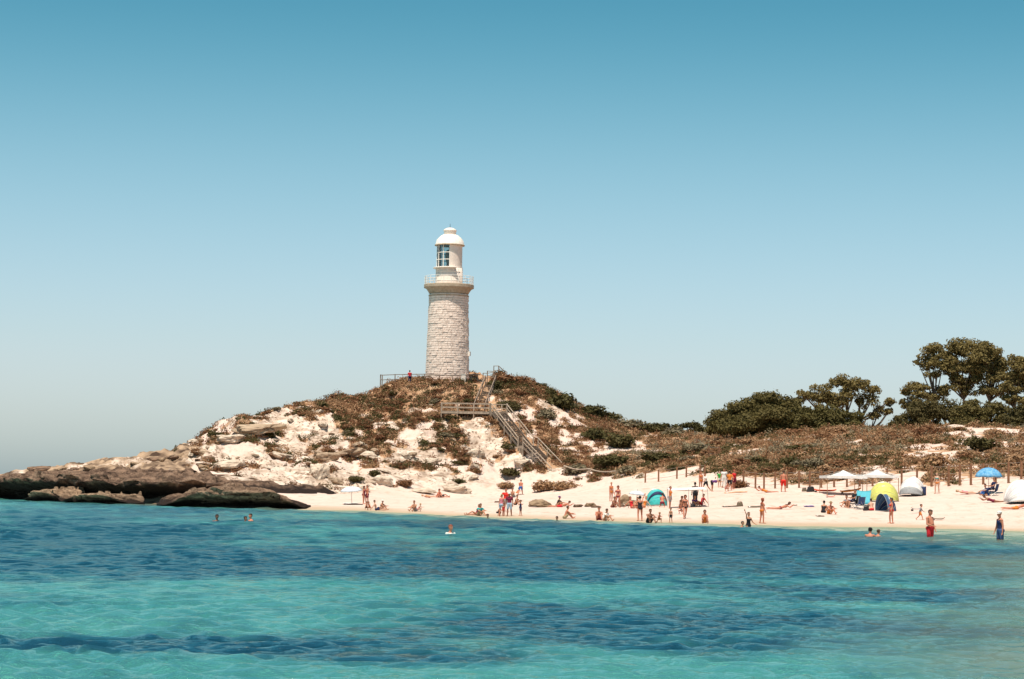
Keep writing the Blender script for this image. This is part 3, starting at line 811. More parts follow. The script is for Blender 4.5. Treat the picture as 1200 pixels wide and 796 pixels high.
def fence(name, pts, label, cat, h, mat, railmat, levels, w=0.11, rw=0.08, wire=False, group=None):
    root = empty(name, pts[len(pts) // 2], 0, label, cat, group)
    def f():
        for p in pts: post(root, p, h, mat, w)
        for lv in levels:
            for a, c in zip(pts[:-1], pts[1:]):
                a2, c2 = Vector(a) + Vector((0, 0, h * lv)), Vector(c) + Vector((0, 0, h * lv))
                if wire:
                    mid = (a2 + c2) / 2 - Vector((0, 0, 0.04)); MB().tube([a2, mid, c2], rw, 4).build('wire', railmat, root)
                else: beam(root, 'rail', a2, c2, rw, rw, railmat)
    into(root, f); return root
def gp(px, d):
    v = ray(px, 500); x = v.x / v.y * d; return Vector((x, d, ground(x, d)))
lf = empty('lookout_fence', gp(480, 292), 0, 'level timber rail fence along the crest left of and before the lighthouse', 'fence')
def lookout_build():
    tops = [at(x, y, d) for x, y, d in ((446, 439.5, 299), (448, 439.8, 296), (463, 439.2, 295.5), (480, 438.8, 295), (497.5, 438.6, 293.5), (515, 439.5, 291.6), (530, 440, 291.4), (546, 440, 291.8), (552, 440, 292.5))]
    for t in tops:
        g = ground(t.x, t.y); MB().box((t.x, t.y, (t.z + .06 + g - .35) / 2), (.13, .13, t.z + .06 - g + .35)).build('post', M_WOOD, lf)
    for dz in (0, -.62):
        for a, c in zip(tops[:-1], tops[1:]): beam(lf, 'rail', a + Vector((0, 0, dz)), c + Vector((0, 0, dz)), .07, .09, M_WOOD)
into(lf, lookout_build)
fence('gateway_railing', [gp(x, d) for x, d in ((565, 294.2), (570, 294.6), (577, 295), (578.5, 299), (570, 301))],
      'short timber railing at the head of the stairs right of the lighthouse', 'railing', 1.3, M_WOOD, M_WOODL, (0.97, 0.5), 0.13, 0.08)
fence('crest_railing', [gp(x, d) for x, d in ((577.5, 303), (583, 303), (588, 303.5), (593, 304))],
      'low timber railing on the crest beside the brown tussock', 'railing', 1.3, M_WOOD, M_WOODL, (0.97, 0.5), 0.11, 0.08)
# information table beside the tower
p = gp(555, 292.0)
tb = empty('viewing_table', p, 0, 'small dark flat topped table between the tower and the stair head', 'table')
MB().box((0, 0, 1.02), (1.5, 0.7, 0.10)).build('top', plain('dark_table', (0.05, 0.05, 0.05), None, .6), tb)
for s in (-.4, .4): MB().box((s, 0, 0.45), (0.12, 0.12, 1.05)).build('leg', M_WOOD, tb)
# sagging rope handrail from the foot of the stairs along the dune
rp = [(661, 558, 546, 260), (690, 563, 549.5, 257), (722, 562, 552, 254), (754, 558, 551, 251), (786, 555, 547, 248), (817, 549, 543, 246)]
rr = empty('rope_handrail', on_ground(754, 561), 0, 'sagging pale rope handrail strung from the stair foot across the dune scrub', 'handrail')
def rope_build():
    tops = []
    for px, gy, ty, d in rp:
        t = at(px, ty, d); g = ground(t.x, t.y)
        MB().box((t.x, t.y, (t.z + g - .3) / 2), (0.13, 0.13, t.z - g + .42)).build('post', M_WOODL, rr)
        tops.append(t)
    for a, c in zip(tops[:-1], tops[1:]):
        pts = [a.lerp(c, i / 8) - Vector((0, 0, 0.22 * math.sin(math.pi * i / 8))) for i in range(9)]
        MB().tube(pts, 0.085, 6).build('rope', M_WOODL, rr)
into(rr, rope_build)
F1 = [(757, 567, 238), (772.5, 568.5, 236), (794, 565.5, 233), (805, 559, 232.5), (821, 567, 226), (826.5, 567, 224)]
fence('path_fence', [gp(x, d) for x, y, d in F1], 'five brown posts and wire beside the sandy path behind the teal tent', 'fence', 1.25, M_POST, M_WIRE, (0.92, 0.3), 0.16, 0.018, True)
F1b = [(817, 262), (831, 250), (843, 243)]
fence('track_fence', [gp(x, d) for x, d in F1b], 'two or three brown posts climbing beside the pale sand track', 'fence', 1.3, M_POST, M_WIRE, (0.9, 0.35), 0.15, 0.018, True)
F2 = [(872, 203), (886, 200), (896, 198), (909, 196.5), (923, 195), (937, 194), (949.5, 193.5), (963, 193), (978, 193), (993, 193), (1008, 193), (1023, 193), (1040, 193), (1057, 192.5), (1075, 192)]
fence('dune_fence', [gp(x, d) for x, d in F2], 'brown post and wire fence below the dune behind the white gazebo', 'fence', 1.45, M_POST, M_WIRE, (0.93, 0.6, 0.25), 0.15, 0.016, True)
F3 = [(1092, 191), (1112, 190), (1125, 189.5), (1138, 189), (1152.5, 188.5), (1167, 188), (1182, 187.5), (1197, 187), (1214, 186.5)]
fence('shore_fence', [gp(x, d) for x, d in F3], 'tall dark posts and wire fence behind the blue umbrella', 'fence', 1.75, M_POST, M_WIRE, (0.95, 0.6, 0.25), 0.17, 0.016, True)

# ================================================================== rocks
M_LIME = None
def rock_mat(name, light, dark, lichen, sc=1.0, wet=0):
    m, nt, b = new_mat(name)
    f = noise_fac(nt, 1.1 * sc, 6, 0.35, 0.65, stretch=(0.7, 0.7, 1.8))
    c = mixc(nt, f, light, dark)
    c = mixc(nt, noise_fac(nt, 3.1 * sc, 6, 0.52, 0.75), c, lichen)
    if wet:                                  # below height wet: undercut shade painted into the rock, plus black tidal growth
        tc = nd(nt, 'ShaderNodeTexCoord'); sx = nd(nt, 'ShaderNodeSeparateXYZ'); nt.links.new(tc.outputs['Object'], sx.inputs[0])
        ad = nd(nt, 'ShaderNodeMath', operation='MULTIPLY_ADD'); nt.links.new(noise_fac(nt, .7, 5, .2, .8), ad.inputs[0]); ad.inputs[1].default_value = -1.0; nt.links.new(sx.outputs[2], ad.inputs[2])
        mr = nd(nt, 'ShaderNodeMapRange'); mr.inputs[1].default_value = wet; mr.inputs[2].default_value = wet - .5; nt.links.new(ad.outputs[0], mr.inputs[0])
        c = mixc(nt, mr.outputs[0], c, (0.028, 0.018, 0.014))
    nt.links.new(c, b.inputs['Base Color'])
    b.inputs['Roughness'].default_value = 0.92; b.inputs['Specular IOR Level'].default_value = 0.15
    bump(nt, b, noise_fac(nt, 2.6 * sc, 9, 0.2, 0.8, rough=0.68), 0.9, 0.2)
    return m
M_LIME = rock_mat('pale_limestone', (0.74, 0.63, 0.51), (0.50, 0.39, 0.30), (0.26, 0.18, 0.13))
M_LIME2 = rock_mat('brown_limestone', (0.50, 0.38, 0.27), (0.32, 0.22, 0.15), (0.16, 0.11, 0.08))
M_REEF = rock_mat('dark_reef_rock', (0.34, 0.22, 0.15), (0.11, 0.07, 0.05), (0.03, 0.02, 0.016), 1.6)
M_SHELF = rock_mat('wave_cut_rock', (0.30, 0.195, 0.135), (0.085, 0.052, 0.037), (0.018, 0.012, 0.01), 1.5, 1.7)
M_SHELF3 = rock_mat('tongue_rock', (0.33, 0.22, 0.15), (0.10, 0.062, 0.043), (0.022, 0.015, 0.012), 1.6, 0.45)
M_SHELF2 = rock_mat('low_ledge_rock', (0.44, 0.30, 0.20), (0.17, 0.11, 0.07), (0.05, 0.033, 0.025), 1.6, 0.35)
M_REEF2 = rock_mat('tan_reef_rock', (0.42, 0.30, 0.20), (0.24, 0.16, 0.10), (0.08, 0.055, 0.04), 0.9)
def rock_mesh(seed, sub=3, flat=0.62, rough=0.35):
    bm = bmesh.new(); bmesh.ops.create_icosphere(bm, subdivisions=sub, radius=1.0)
    rng = np.random.default_rng(seed)
    P = np.array([v.co for v in bm.verts])
    for k in range(18):                      # facets: shave the ball by random planes
        n = rng.normal(size=3); n /= np.linalg.norm(n); o = rng.uniform(0.5, 0.85)
        t = P @ n; P = P - np.outer(np.maximum(t - o, 0) * 0.92, n)
    r = fbm(P[:, 0] * 1.3 + P[:, 2] * 0.7 + seed, P[:, 1] * 1.3 - P[:, 2], 3, seed)
    r2 = np.abs(fbm(P[:, 0] * 3.1 - P[:, 2] * 2 + seed, P[:, 1] * 3.1 + P[:, 2] * 2, 3, seed + 50))
    P = P * (1 + rough * r - .32 * (r2 - .25))[:, None]
    P[:, 2] = P[:, 2] + 0.06 * np.round(P[:, 2] * 4) / 4
    P *= np.array([1, 0.85, flat])
    for v, q in zip(bm.verts, P): v.co = q
    me = bpy.data.meshes.new('rock'); bm.to_mesh(me); bm.free()
    return me
ROCKS = [rock_mesh(100 + k, 4, (0.55, 0.7, 0.45, 0.8, 0.6, 0.5, 0.65)[k]) for k in range(7)]
def rock(p, r, mat, label, group=None, rz=0.0, k=0, sc=(1, 1, 1), name='boulder', tilt=(0, 0)):
    o = link(name, ROCKS[k % 7], None, None, (p[0], p[1], p[2] + r * sc[2] * 0.25), (tilt[0], tilt[1], rz), (r * sc[0], r * sc[1], r * sc[2]))
    if len(o.data.materials) == 0: o.data.materials.append(mat)
    o.material_slots[0].link = 'OBJECT'; o.material_slots[0].material = mat
    return tag(o, label, 'rock', group)
rng = random.Random(21)
# named outcrops and boulders: (px, py, radius m, mat, label, squash)
for i, (px, py, r, m, lb, sq) in enumerate((
        (447, 566, 1.9, M_LIME, 'big pale split boulder at the foot of the rocky slope', (1.3, 1, .9)),
        (533, 577, 1.9, M_LIME, 'long low grey boulder half buried at the top of the beach', (1.45, .9, .8)),
        (497, 578, 1.6, M_LIME, 'flat pale rock slab at the beach head below the brown shrub', (1.6, .9, .7)),
        (372, 560, 1.7, M_LIME, 'blocky pale cliff rock above the beach shade umbrella', (1.1, .9, 1.25)),
        (384, 540, 2.0, M_LIME2, 'layered brown rock face in the middle of the left slope', (1.5, 1, 1.0)),
        (405, 535, 2.3, M_LIME2, 'big tan slanting rock slab on the left slope', (1.7, 1, .8)),
        (392, 566, 1.5, M_LIME2, 'rounded tan rock at the base of the left slope', (1.4, 1, .7)),
        (557, 535, 2.0, M_LIME, 'grey pitted outcrop below the platform', (1.3, 1, .9)),
        (612, 546, 1.7, M_LIME, 'grey outcrop beside the lower stairs', (1.2, 1, .9)),
        (433, 538, 1.9, M_LIME, 'cracked grey outcrop left of the brown shrubs', (1.2, 1, .9)),
        (300, 506, 2.6, M_LIME2, 'long brown rock ridge on the left skyline', (2.2, 1, .5)),
        (272, 517, 2.2, M_LIME, 'pale jutting rock below the left skyline ridge', (1.5, 1, .7)),
        (330, 537, 2.0, M_LIME, 'pale stepped rock above the dark ledge', (1.6, 1, .7)),
        (268, 548, 2.1, M_LIME, 'broad white rock above the dark ledge tip', (1.6, 1, .7)),
        (238, 533, 1.7, M_LIME2, 'brown overhanging rock at the left shoulder of the hill', (1.5, 1, .7)))):
    p = on_ground(px, py); rock(p, r * 0.72, m, lb, None, rng.uniform(-.5, .5), i, sq, tilt=(rng.uniform(-.15, .15), rng.uniform(-.25, .25)))
for i, (px, py, w, m, lb, sq) in enumerate((
        (633, 594.5, 0.95, M_REEF2, 'large brown beach rock beside the seated woman in black', (1.35, .9, .95)),
        (625, 594, 0.45, M_REEF, 'small dark rock against the large brown beach rock', (1.2, 1, .8)),
        (678, 594.5, 0.42, M_REEF, 'low dark beach rock between two bigger rocks', (1.3, .9, .8)),
        (691, 594, 0.55, M_REEF2, 'pointed brown beach rock left of the two standing bathers', (1.1, 1, 1.0)),
        (699, 595, 0.36, M_REEF, 'flat dark beach rock beside the pointed brown one', (1.5, .9, .6)),
        (733, 590, 0.85, M_REEF2, 'tall brown rock of the rock pile left of the teal tent', (1.0, .9, 1.25)),
        (742, 593, 0.70, M_REEF2, 'wide low rock of the rock pile left of the teal tent', (1.4, .9, .8)),
        (728, 594, 0.42, M_REEF, 'small dark rock at the left end of the rock pile', (1.2, 1, .8)),
        (582, 589, 0.22, M_REEF, 'tiny dark stone lying alone on the sand', (1.3, 1, .6)))):
    p = on_ground(px, py); rock(p, w, m, lb, None, rng.uniform(-.4, .4), i + 2, sq, 'beach_rock')
# many lesser rocks on the slope
n = 0
while n < 42:
    px = rng.uniform(215, 640); py = rng.uniform(470, 578)
    if (px < 300 and py < 505) or (px > 380 and py < 505): continue
    if rng.random() < (px - 430) / 260: continue
    p = on_ground(px, py)
    if p.y > 294 or hillmask(np.array([p.x]), np.array([p.y]))[0] < .6: continue
    r = rng.uniform(0.25, 0.8)
    lm = rng.random() < .72
    o = rock(p, r, M_LIME if lm else M_LIME2, None, None, rng.uniform(0, 6.3), n, (rng.uniform(1, 1.7), 1, rng.uniform(.6, 1)), tilt=(rng.uniform(-.3, .3), rng.uniform(-.3, .3)))
    later(o, px, py, 'rock', 'little' if r < .42 else 'middling' if r < .6 else 'stout', 'pale' if lm else 'brown')
    n += 1

# craggy brown rocks crowded over the low headland
n = 0
while n < 60:
    px = rng.uniform(-5, 250); t = rng.random()
    py = np.interp(px, [0, 60, 120, 160, 200, 250], [559, 549, 544, 541, 531, 524]) + 2 + t * np.interp(px, [0, 120, 250], [9, 20, 44])
    p = on_ground(px, float(py))
    if p.z < .4: continue
    r = rng.uniform(0.35, 1.15)
    lm = rng.random() < .6
    o = rock(p, r, M_REEF if lm else M_REEF2, None, None, rng.uniform(0, 6.3), n, (rng.uniform(1.2, 2.4), 1, rng.uniform(.35, .75)), tilt=(rng.uniform(-.2, .2), rng.uniform(-.2, .2)))
    later(o, px, float(py), 'rock', 'little' if r < .6 else 'middling' if r < .9 else 'stout', 'dark craggy' if lm else 'tan craggy')
    n += 1

# the dark undercut limestone shelf at the waterline: layered beds, each lip broken up and overhanging a sea-cut notch
def ledge(name, stn, label, mat, seed, back=9.0, seg_len=0.3, under=1.5, amp=0.5, beds=3):
    S = []
    for px, ly, by, ud in stn:
        w = on_water(px, by)
        S.append((Vector((w.x, w.y, 0)), at(px, ly, w.y - ud * under).z, ud))
    pts = []
    for (a, za, ua), (c, zc, uc) in zip(S[:-1], S[1:]):
        n = max(2, int((c - a).length / seg_len))
        for i in range(n): t = i / n; pts.append((a.lerp(c, t), za + (zc - za) * t, ua + (uc - ua) * t))
    pts.append(S[-1])
    NT, NF = 44, 34
    prof = [(-back * (1 - k / (NT - 1)) ** 1.3, 1.0 + 0.25 * (1 - k / (NT - 1))) for k in range(NT)]
    for k in range(NF):                      # front: stacked lips with recesses between, deep notch at the bottom
        h = 0.97 - 1.35 * k / (NF - 1)
        lip = abs(math.sin(math.pi * beds * (0.97 - h) * 0.85)) ** 0.6
        notch = 1.0 * float(sstep(0.62, 0.30, h)) if False else max(0.0, min(1.0, (0.60 - h) / 0.3))
        prof.append((0.25 + 0.3 * lip - 1.25 * notch, h))
    nP = len(prof); NPts = len(pts)
    V = np.zeros((NPts, nP, 3)); OUT = np.zeros((NPts, 2)); TAP = np.zeros(NPts); UD = np.zeros(NPts); ZT = np.zeros(NPts)
    for i, (w, zt_, ud) in enumerate(pts):
        j0, j1 = max(i - 8, 0), min(i + 8, NPts - 1)
        tan = (pts[j1][0] - pts[j0][0]).normalized(); OUT[i] = (tan.y, -tan.x)
        tp = min(1, i / 14, (NPts - 1 - i) / 14); TAP[i] = max(tp, 0.04) ** 0.5; UD[i] = ud; ZT[i] = zt_
        for k, (o, h) in enumerate(prof): V[i, k] = (w.x, w.y, o)
    arc = np.arange(NPts) * seg_len
    HH = np.array([h for _, h in prof]); OO = np.array([o for o, _ in prof])
    front = np.arange(nP) >= NT - 2
    A, K = np.meshgrid(arc, np.arange(nP), indexing='ij')
    hz = HH[None] * ZT[:, None]
    lay = np.floor((HH[None] * ZT[:, None] + .12 * vn(A / 6, A * 0, seed + 2)) / 0.26)          # beds about 26 cm thick
    n1 = fbm(A / 2.2 + lay * 3.7, lay * 5.3, 4, seed); n2 = fbm(A / 0.7 + lay * 1.9, lay * 7.7, 3, seed + 7); n0 = fbm(A / 7.5, lay * 0.25, 3, seed + 3)
    off = OO[None] * np.where(front[None], under * UD[:, None], (0.3 + .7 * TAP[:, None]))
    off = off + np.where(front[None], amp * (1.7 * n0 + 1.5 * n1 + 0.9 * n2) * TAP[:, None], 0) + UD[:, None] * under * .3
    X = V[..., 0] + OUT[:, 0][:, None] * off; Y = V[..., 1] + OUT[:, 1][:, None] * off
    crack = np.maximum(0, 0.16 - np.abs(fbm(A / 5.0 + 40, hz * .15, 3, seed + 11))) / 0.16
    Y = Y + front[None] * crack * 0.8 * amp
    t1 = fbm(X / 4, Y / 4, 5, seed + 20); t2 = fbm(X / 1.1, Y / 1.1, 4, seed + 21)
    t3 = np.abs(fbm(X / 2.4, Y / 3.2, 4, seed + 25))
    top = hz + amp * (1.3 * t1 + .7 * t2 + 1.2 * (.25 - t3))
    stp = np.round(top / 0.30) * 0.30
    top = top + (stp - top) * 0.7
    Zv = np.where(HH[None] > 0.93, np.maximum(top, .12), hz * (1 + .25 * n1)) * np.where(HH[None] > 0, TAP[:, None], 1)
    P = np.stack([X, Y, Zv], -1).reshape(-1, 3)
    idx = np.arange(NPts * nP).reshape(NPts, nP)
    for j, lift in ((0, -.35), (1, -.1), (2, .2), (3, .5)):
        g = np.array([ground(P[q, 0], P[q, 1]) for q in idx[:, j]])
        P[idx[:, j], 2] = np.minimum(P[idx[:, j], 2], g + lift)
    F = np.c_[idx[:-1, :-1].ravel(), idx[:-1, 1:].ravel(), idx[1:, 1:].ravel(), idx[1:, :-1].ravel()].tolist()
    F.append(idx[0].tolist()[::-1]); F.append(idx[-1].tolist())
    return tag(link(name, mesh(name, P, F), mat), label, 'rock')
ledge('rock_shelf', [(-150, 571, 583, .5), (-60, 566, 584, .7), (0, 561.5, 585, .9), (60, 557, 587, 1), (120, 557, 589, 1), (165, 560, 590, 1.1), (210, 562, 591, 1.1), (250, 564, 591.5, 1.1), (285, 569, 592, .9), (322, 577, 593, .6)],
      'long dark undercut rock shelf running out to the left edge', M_SHELF, 300, 14, .3, 1.9, .55)
ledge('rock_shelf', [(190, 583, 593.5, .5), (225, 575.5, 594, .9), (260, 572, 594.8, 1.1), (300, 575, 595.5, 1.1), (335, 578.5, 596, 1), (356, 583, 596.4, .8)],
      'dark low rock tongue with notched base ending at the beach', M_SHELF3, 320, 9, .22, 1.3, .62, 3)
ledge('rock_shelf', [(34, 581, 587, .5), (46, 576, 587.6, .8), (60, 575, 588, .8), (76, 581, 588.6, .6)],
      'short lumpy tan ledge awash in front of the long dark shelf', M_SHELF2, 340, 4, .2, .8, .6, 3)
ledge('rock_shelf', [(76, 583, 588.8, .5), (92, 579, 589.2, .8), (112, 578.5, 589.8, .9), (132, 580, 590.4, .8), (154, 584, 591, .5)],
      'low flat tan ledge awash right of the short lumpy one', M_SHELF2, 352, 4, .2, .8, .55, 3)

# ================================================================== vegetation
LF_BROWN = leaf_mat('dry_heath_leaf', (0.38, 0.175, 0.085), (0.20, 0.088, 0.044), (0.46, 0.27, 0.14))
LF_OLIVE = leaf_mat('olive_scrub_leaf', (0.135, 0.118, 0.038), (0.085, 0.075, 0.026), (0.18, 0.135, 0.055))
LF_GREY = leaf_mat('grey_green_leaf', (0.34, 0.29, 0.18), (0.26, 0.21, 0.13), (0.38, 0.31, 0.21))
LF_TAN = leaf_mat('tan_grass_leaf', (0.56, 0.345, 0.195), (0.44, 0.255, 0.135), (0.60, 0.40, 0.24))
LF_DARK = leaf_mat('dark_tree_leaf', (0.20, 0.165, 0.052), (0.13, 0.108, 0.036), (0.22, 0.17, 0.06))
LF_TREE = leaf_mat('olive_tree_leaf', (0.33, 0.255, 0.09), (0.21, 0.165, 0.06), (0.37, 0.265, 0.10))
M_BARK = plain('pale_bark', (0.26, 0.19, 0.14), (0.13, 0.09, 0.065), 0.9, 5, 0.4)
M_TWIG = plain('dark_twig', (0.10, 0.065, 0.045), (0.06, 0.04, 0.03), 0.9, 6, 0.2)
def leaf_cloud(clumps, size, seed, upright=0.35, shell=0.55, aspect=1.7):
    """clumps: (centre, radii, count); returns quads spread through the clumps' volume, thicker near the skin"""
    rng = np.random.default_rng(seed)
    Vs = []
    for c, r, n in clumps:
        d = rng.normal(size=(n, 3)); d /= np.linalg.norm(d, axis=1)[:, None]
        rad = (shell + (1 - shell) * rng.random(n)) ** 0.8 * (0.9 + 0.25 * rng.random(n))
        lump = 1 + 0.22 * np.sin(d[:, 0] * 5 + seed) * np.cos(d[:, 2] * 6 + seed * 2) + 0.15 * np.sin(d[:, 1] * 9 + d[:, 0] * 7)
        p = np.array(c) + d * np.array(r) * (rad * lump)[:, None]
        nrm = d * 0.8 + rng.normal(size=(n, 3)) * 0.55; nrm[:, 2] += upright
        nrm /= np.linalg.norm(nrm, axis=1)[:, None]
        t = np.cross(nrm, rng.normal(size=(n, 3))); t /= np.linalg.norm(t, axis=1)[:, None] + 1e-9
        u = np.cross(nrm, t)
        s = size * (0.55 + 0.9 * rng.random(n))[:, None]
        a, w = t * s * aspect * 0.5, u * s * 0.5
        Vs.append(np.stack([p - a, p - w * .8 + nrm * s * .1, p + a, p + w * .8 + nrm * s * .1], 1).reshape(-1, 3))
    V = np.concatenate(Vs)
    F = np.arange(len(V)).reshape(-1, 4)
    return V, F
def cloud_mesh(name, clumps, size, seed, **kw):
    V, F = leaf_cloud(clumps, size, seed, **kw)
    return mesh(name, V, F.tolist())
# shrub prototypes, about 1 m in radius, origin on the ground
def shrub_proto(k):
    rng = random.Random(500 + k)
    cl = []
    for i in range(7):
        a = rng.uniform(0, 6.28); r = rng.uniform(0, 0.6)
        cl.append(((r * math.cos(a), r * math.sin(a), rng.uniform(0.25, 0.55)), (rng.uniform(.35, .55), rng.uniform(.35, .55), rng.uniform(.26, .42)), 95))
    fol = cloud_mesh('foliage', cl, 0.15, 500 + k)
    b = MB()
    for i in range(6):
        a = rng.uniform(0, 6.28); r = rng.uniform(.3, .7)
        b.tube([(0.05 * math.cos(a), 0.05 * math.sin(a), -0.15), (r * .5 * math.cos(a), r * .5 * math.sin(a), .25), (r * math.cos(a), r * math.sin(a), rng.uniform(.45, .75))], [.035, .025, .01], 4)
    tw = b.me('stems'); tw.materials.append(M_TWIG)
    fol.materials.append(LF_BROWN)
    return fol, tw
SHRUBS = [shrub_proto(k) for k in range(7)]
def shrub(p, r, mat, label, group=None, k=0, sc=(1, 1, 1), rz=0.0, name='shrub'):
    fol, tw = SHRUBS[k % 7]
    root = empty(name, p, rz, label, 'shrub', group); root.scale = (r * sc[0], r * sc[1], r * sc[2])
    f = link('foliage', fol, None, root); f.material_slots[0].link = 'OBJECT'; f.material_slots[0].material = mat
    link('stems', tw, None, root)
    return root
rng = random.Random(77)
# shrubs that stand out
for i, (px, py, r, m, lb, sc) in enumerate((
        (661, 480, 2.6, LF_OLIVE, 'big rounded green shrub on the skyline right of the stairs', (1.15, 1, .95)),
        (644, 466, 1.25, LF_OLIVE, 'small dark upright shrub on the skyline beside the big green one', (.9, .9, 1.3)),
        (641, 491, 1.6, LF_GREY, 'grey shrub with a pale dead stem below the big green shrub', (1, 1, 1)),
        (584, 464, 1.2, LF_GREY, 'round grey green shrub beside the upper stairs', (1.1, 1, .9)),
        (580, 455, 1.3, LF_OLIVE, 'dark shrub at the head of the upper stairs', (1.1, 1, 1)),
        (604, 481, 1.2, LF_OLIVE, 'dark olive shrub right of the stair platform', (1.1, 1, .8)),
        (600, 450, 2.0, LF_BROWN, 'brown tussock mound on the crest right of the lighthouse', (1.6, 1, .7)),
        (532, 492, 1.1, LF_OLIVE, 'dark shrub tucked under the stair platform', (1.1, 1, .7)),
        (508, 473, 1.1, LF_GREY, 'grey olive shrub left of the stair platform', (1.1, 1, .9)),
        (640, 575, 1.5, LF_TAN, 'left half of the dry brown hedge at the beach head below the stairs', (1.3, 1, .95)),
        (660, 574, 1.4, LF_TAN, 'right half of the dry brown hedge at the beach head below the stairs', (1.3, 1, .95)),
        (599, 557, 1.5, LF_OLIVE, 'dark green shrub left of the stair foot', (1.3, 1, .8)),
        (590, 572, 1.1, LF_TAN, 'dry tan bush at the beach head left of the stair foot', (1.2, 1, .8)),
        (474, 570, 1.1, LF_BROWN, 'red brown bush between the two pale beach head boulders', (1, 1, .9)),
        (415, 564, 1.1, LF_OLIVE, 'dark green bush above the beach shade umbrella', (1.3, 1, .7)),
        (440, 558, 1.0, LF_OLIVE, 'olive bush beside the big split boulder', (1, 1, .9)),
        (539, 567, 1.0, LF_OLIVE, 'dark green bush above the long low boulder', (1.1, 1, .8)),
        (700, 515, 2.0, LF_OLIVE, 'wide olive shrub on the shoulder of the hill', (1.3, 1, .9)),
        (725, 524, 2.3, LF_OLIVE, 'large olive shrub in the middle of the right slope', (1.4, 1, .9)),
        (675, 556, 1.6, LF_GREY, 'grey green shrub beside the start of the rope handrail', (1.3, 1, .9)),
        (715, 548, 2.2, LF_OLIVE, 'long dark green shrub above the rope handrail', (1.5, 1, .8)),
        (738, 556, 1.5, LF_GREY, 'silvery shrub just behind the rope handrail', (1.4, 1, .8)),
        (778, 540, 2.0, LF_OLIVE, 'dark green mat shrub beside the pale sand track', (1.4, 1, .6)),
        (790, 512, 2.0, LF_GREY, 'pale olive shrub mound near the saddle', (1.4, 1, .8)),
        (760, 506, 2.0, LF_OLIVE, 'olive shrub on the skyline of the right slope', (1.4, 1, .8)),
        (818, 530, 1.8, LF_GREY, 'grey olive shrub at the top of the sand track', (1.4, 1, .8)),
        (950, 549, 1.25, LF_GREY, 'silver grey round shrub alone on the brown dune', (1.2, 1, 1)),
        (937, 548, .9, LF_GREY, 'small silver shrub left of the bigger silver one', (1, 1, 1)),
        (963, 538, .9, LF_GREY, 'pale shrub above the silver grey pair', (1.3, 1, .8)),
        (893, 545, 1.5, LF_OLIVE, 'long dark green shrub beside the sand track', (1.8, 1, .7)),
        (878, 543, 1.2, LF_GREY, 'grey grassy mound at the top of the green shrub', (1.4, 1, .8)),
        (868, 571, 1.0, LF_BROWN, 'red brown bush beside the people at the fence', (1.2, 1, .9)),
        (945, 527, 1.5, LF_OLIVE, 'dark mat of shrub on the upper dune', (1.8, 1, .5)),
        (1150, 527, 1.8, LF_OLIVE, 'dark brush patch high on the right dune', (1.7, 1, .8)),
        (1195, 545, 1.6, LF_TAN, 'pale grassy mound at the right edge of the dune', (1.3, 1, .9)),
        (1095, 548, 1.7, LF_TAN, 'straw coloured shrub above the white dome tent', (1.4, 1, .9)),
        (690, 487, 1.9, LF_OLIVE, 'olive skyline shrub next below the big rounded green one', (1.3, 1, .9)),
        (713, 493, 1.9, LF_OLIVE, 'broad dark skyline shrub midway down the right shoulder', (1.5, 1, .8)),
        (738, 498, 1.7, LF_GREY, 'grey green skyline shrub low on the right shoulder', (1.4, 1, .9)),
        (775, 506, 1.6, LF_OLIVE, 'small olive skyline shrub near the saddle thicket', (1.5, 1, .8)),
        (251, 513, .9, LF_OLIVE, 'lone dark bush on the left skyline', (1, 1, 1.1)),
        (229, 533, .9, LF_BROWN, 'red brown bush at the left shoulder of the hill', (1, 1, 1.1)),
        (378, 478, 1.1, LF_OLIVE, 'round dark bush on the skyline left of the brown heath', (1, 1, .9)),
        (317, 512, 1.0, LF_OLIVE, 'dark bush in a cleft of the left rocks', (1.2, 1, .8)))):
    p = on_ground(px, py); shrub(p - Vector((0, 0, .1)), r, m, lb, None, i, sc, rng.uniform(0, 6.3))
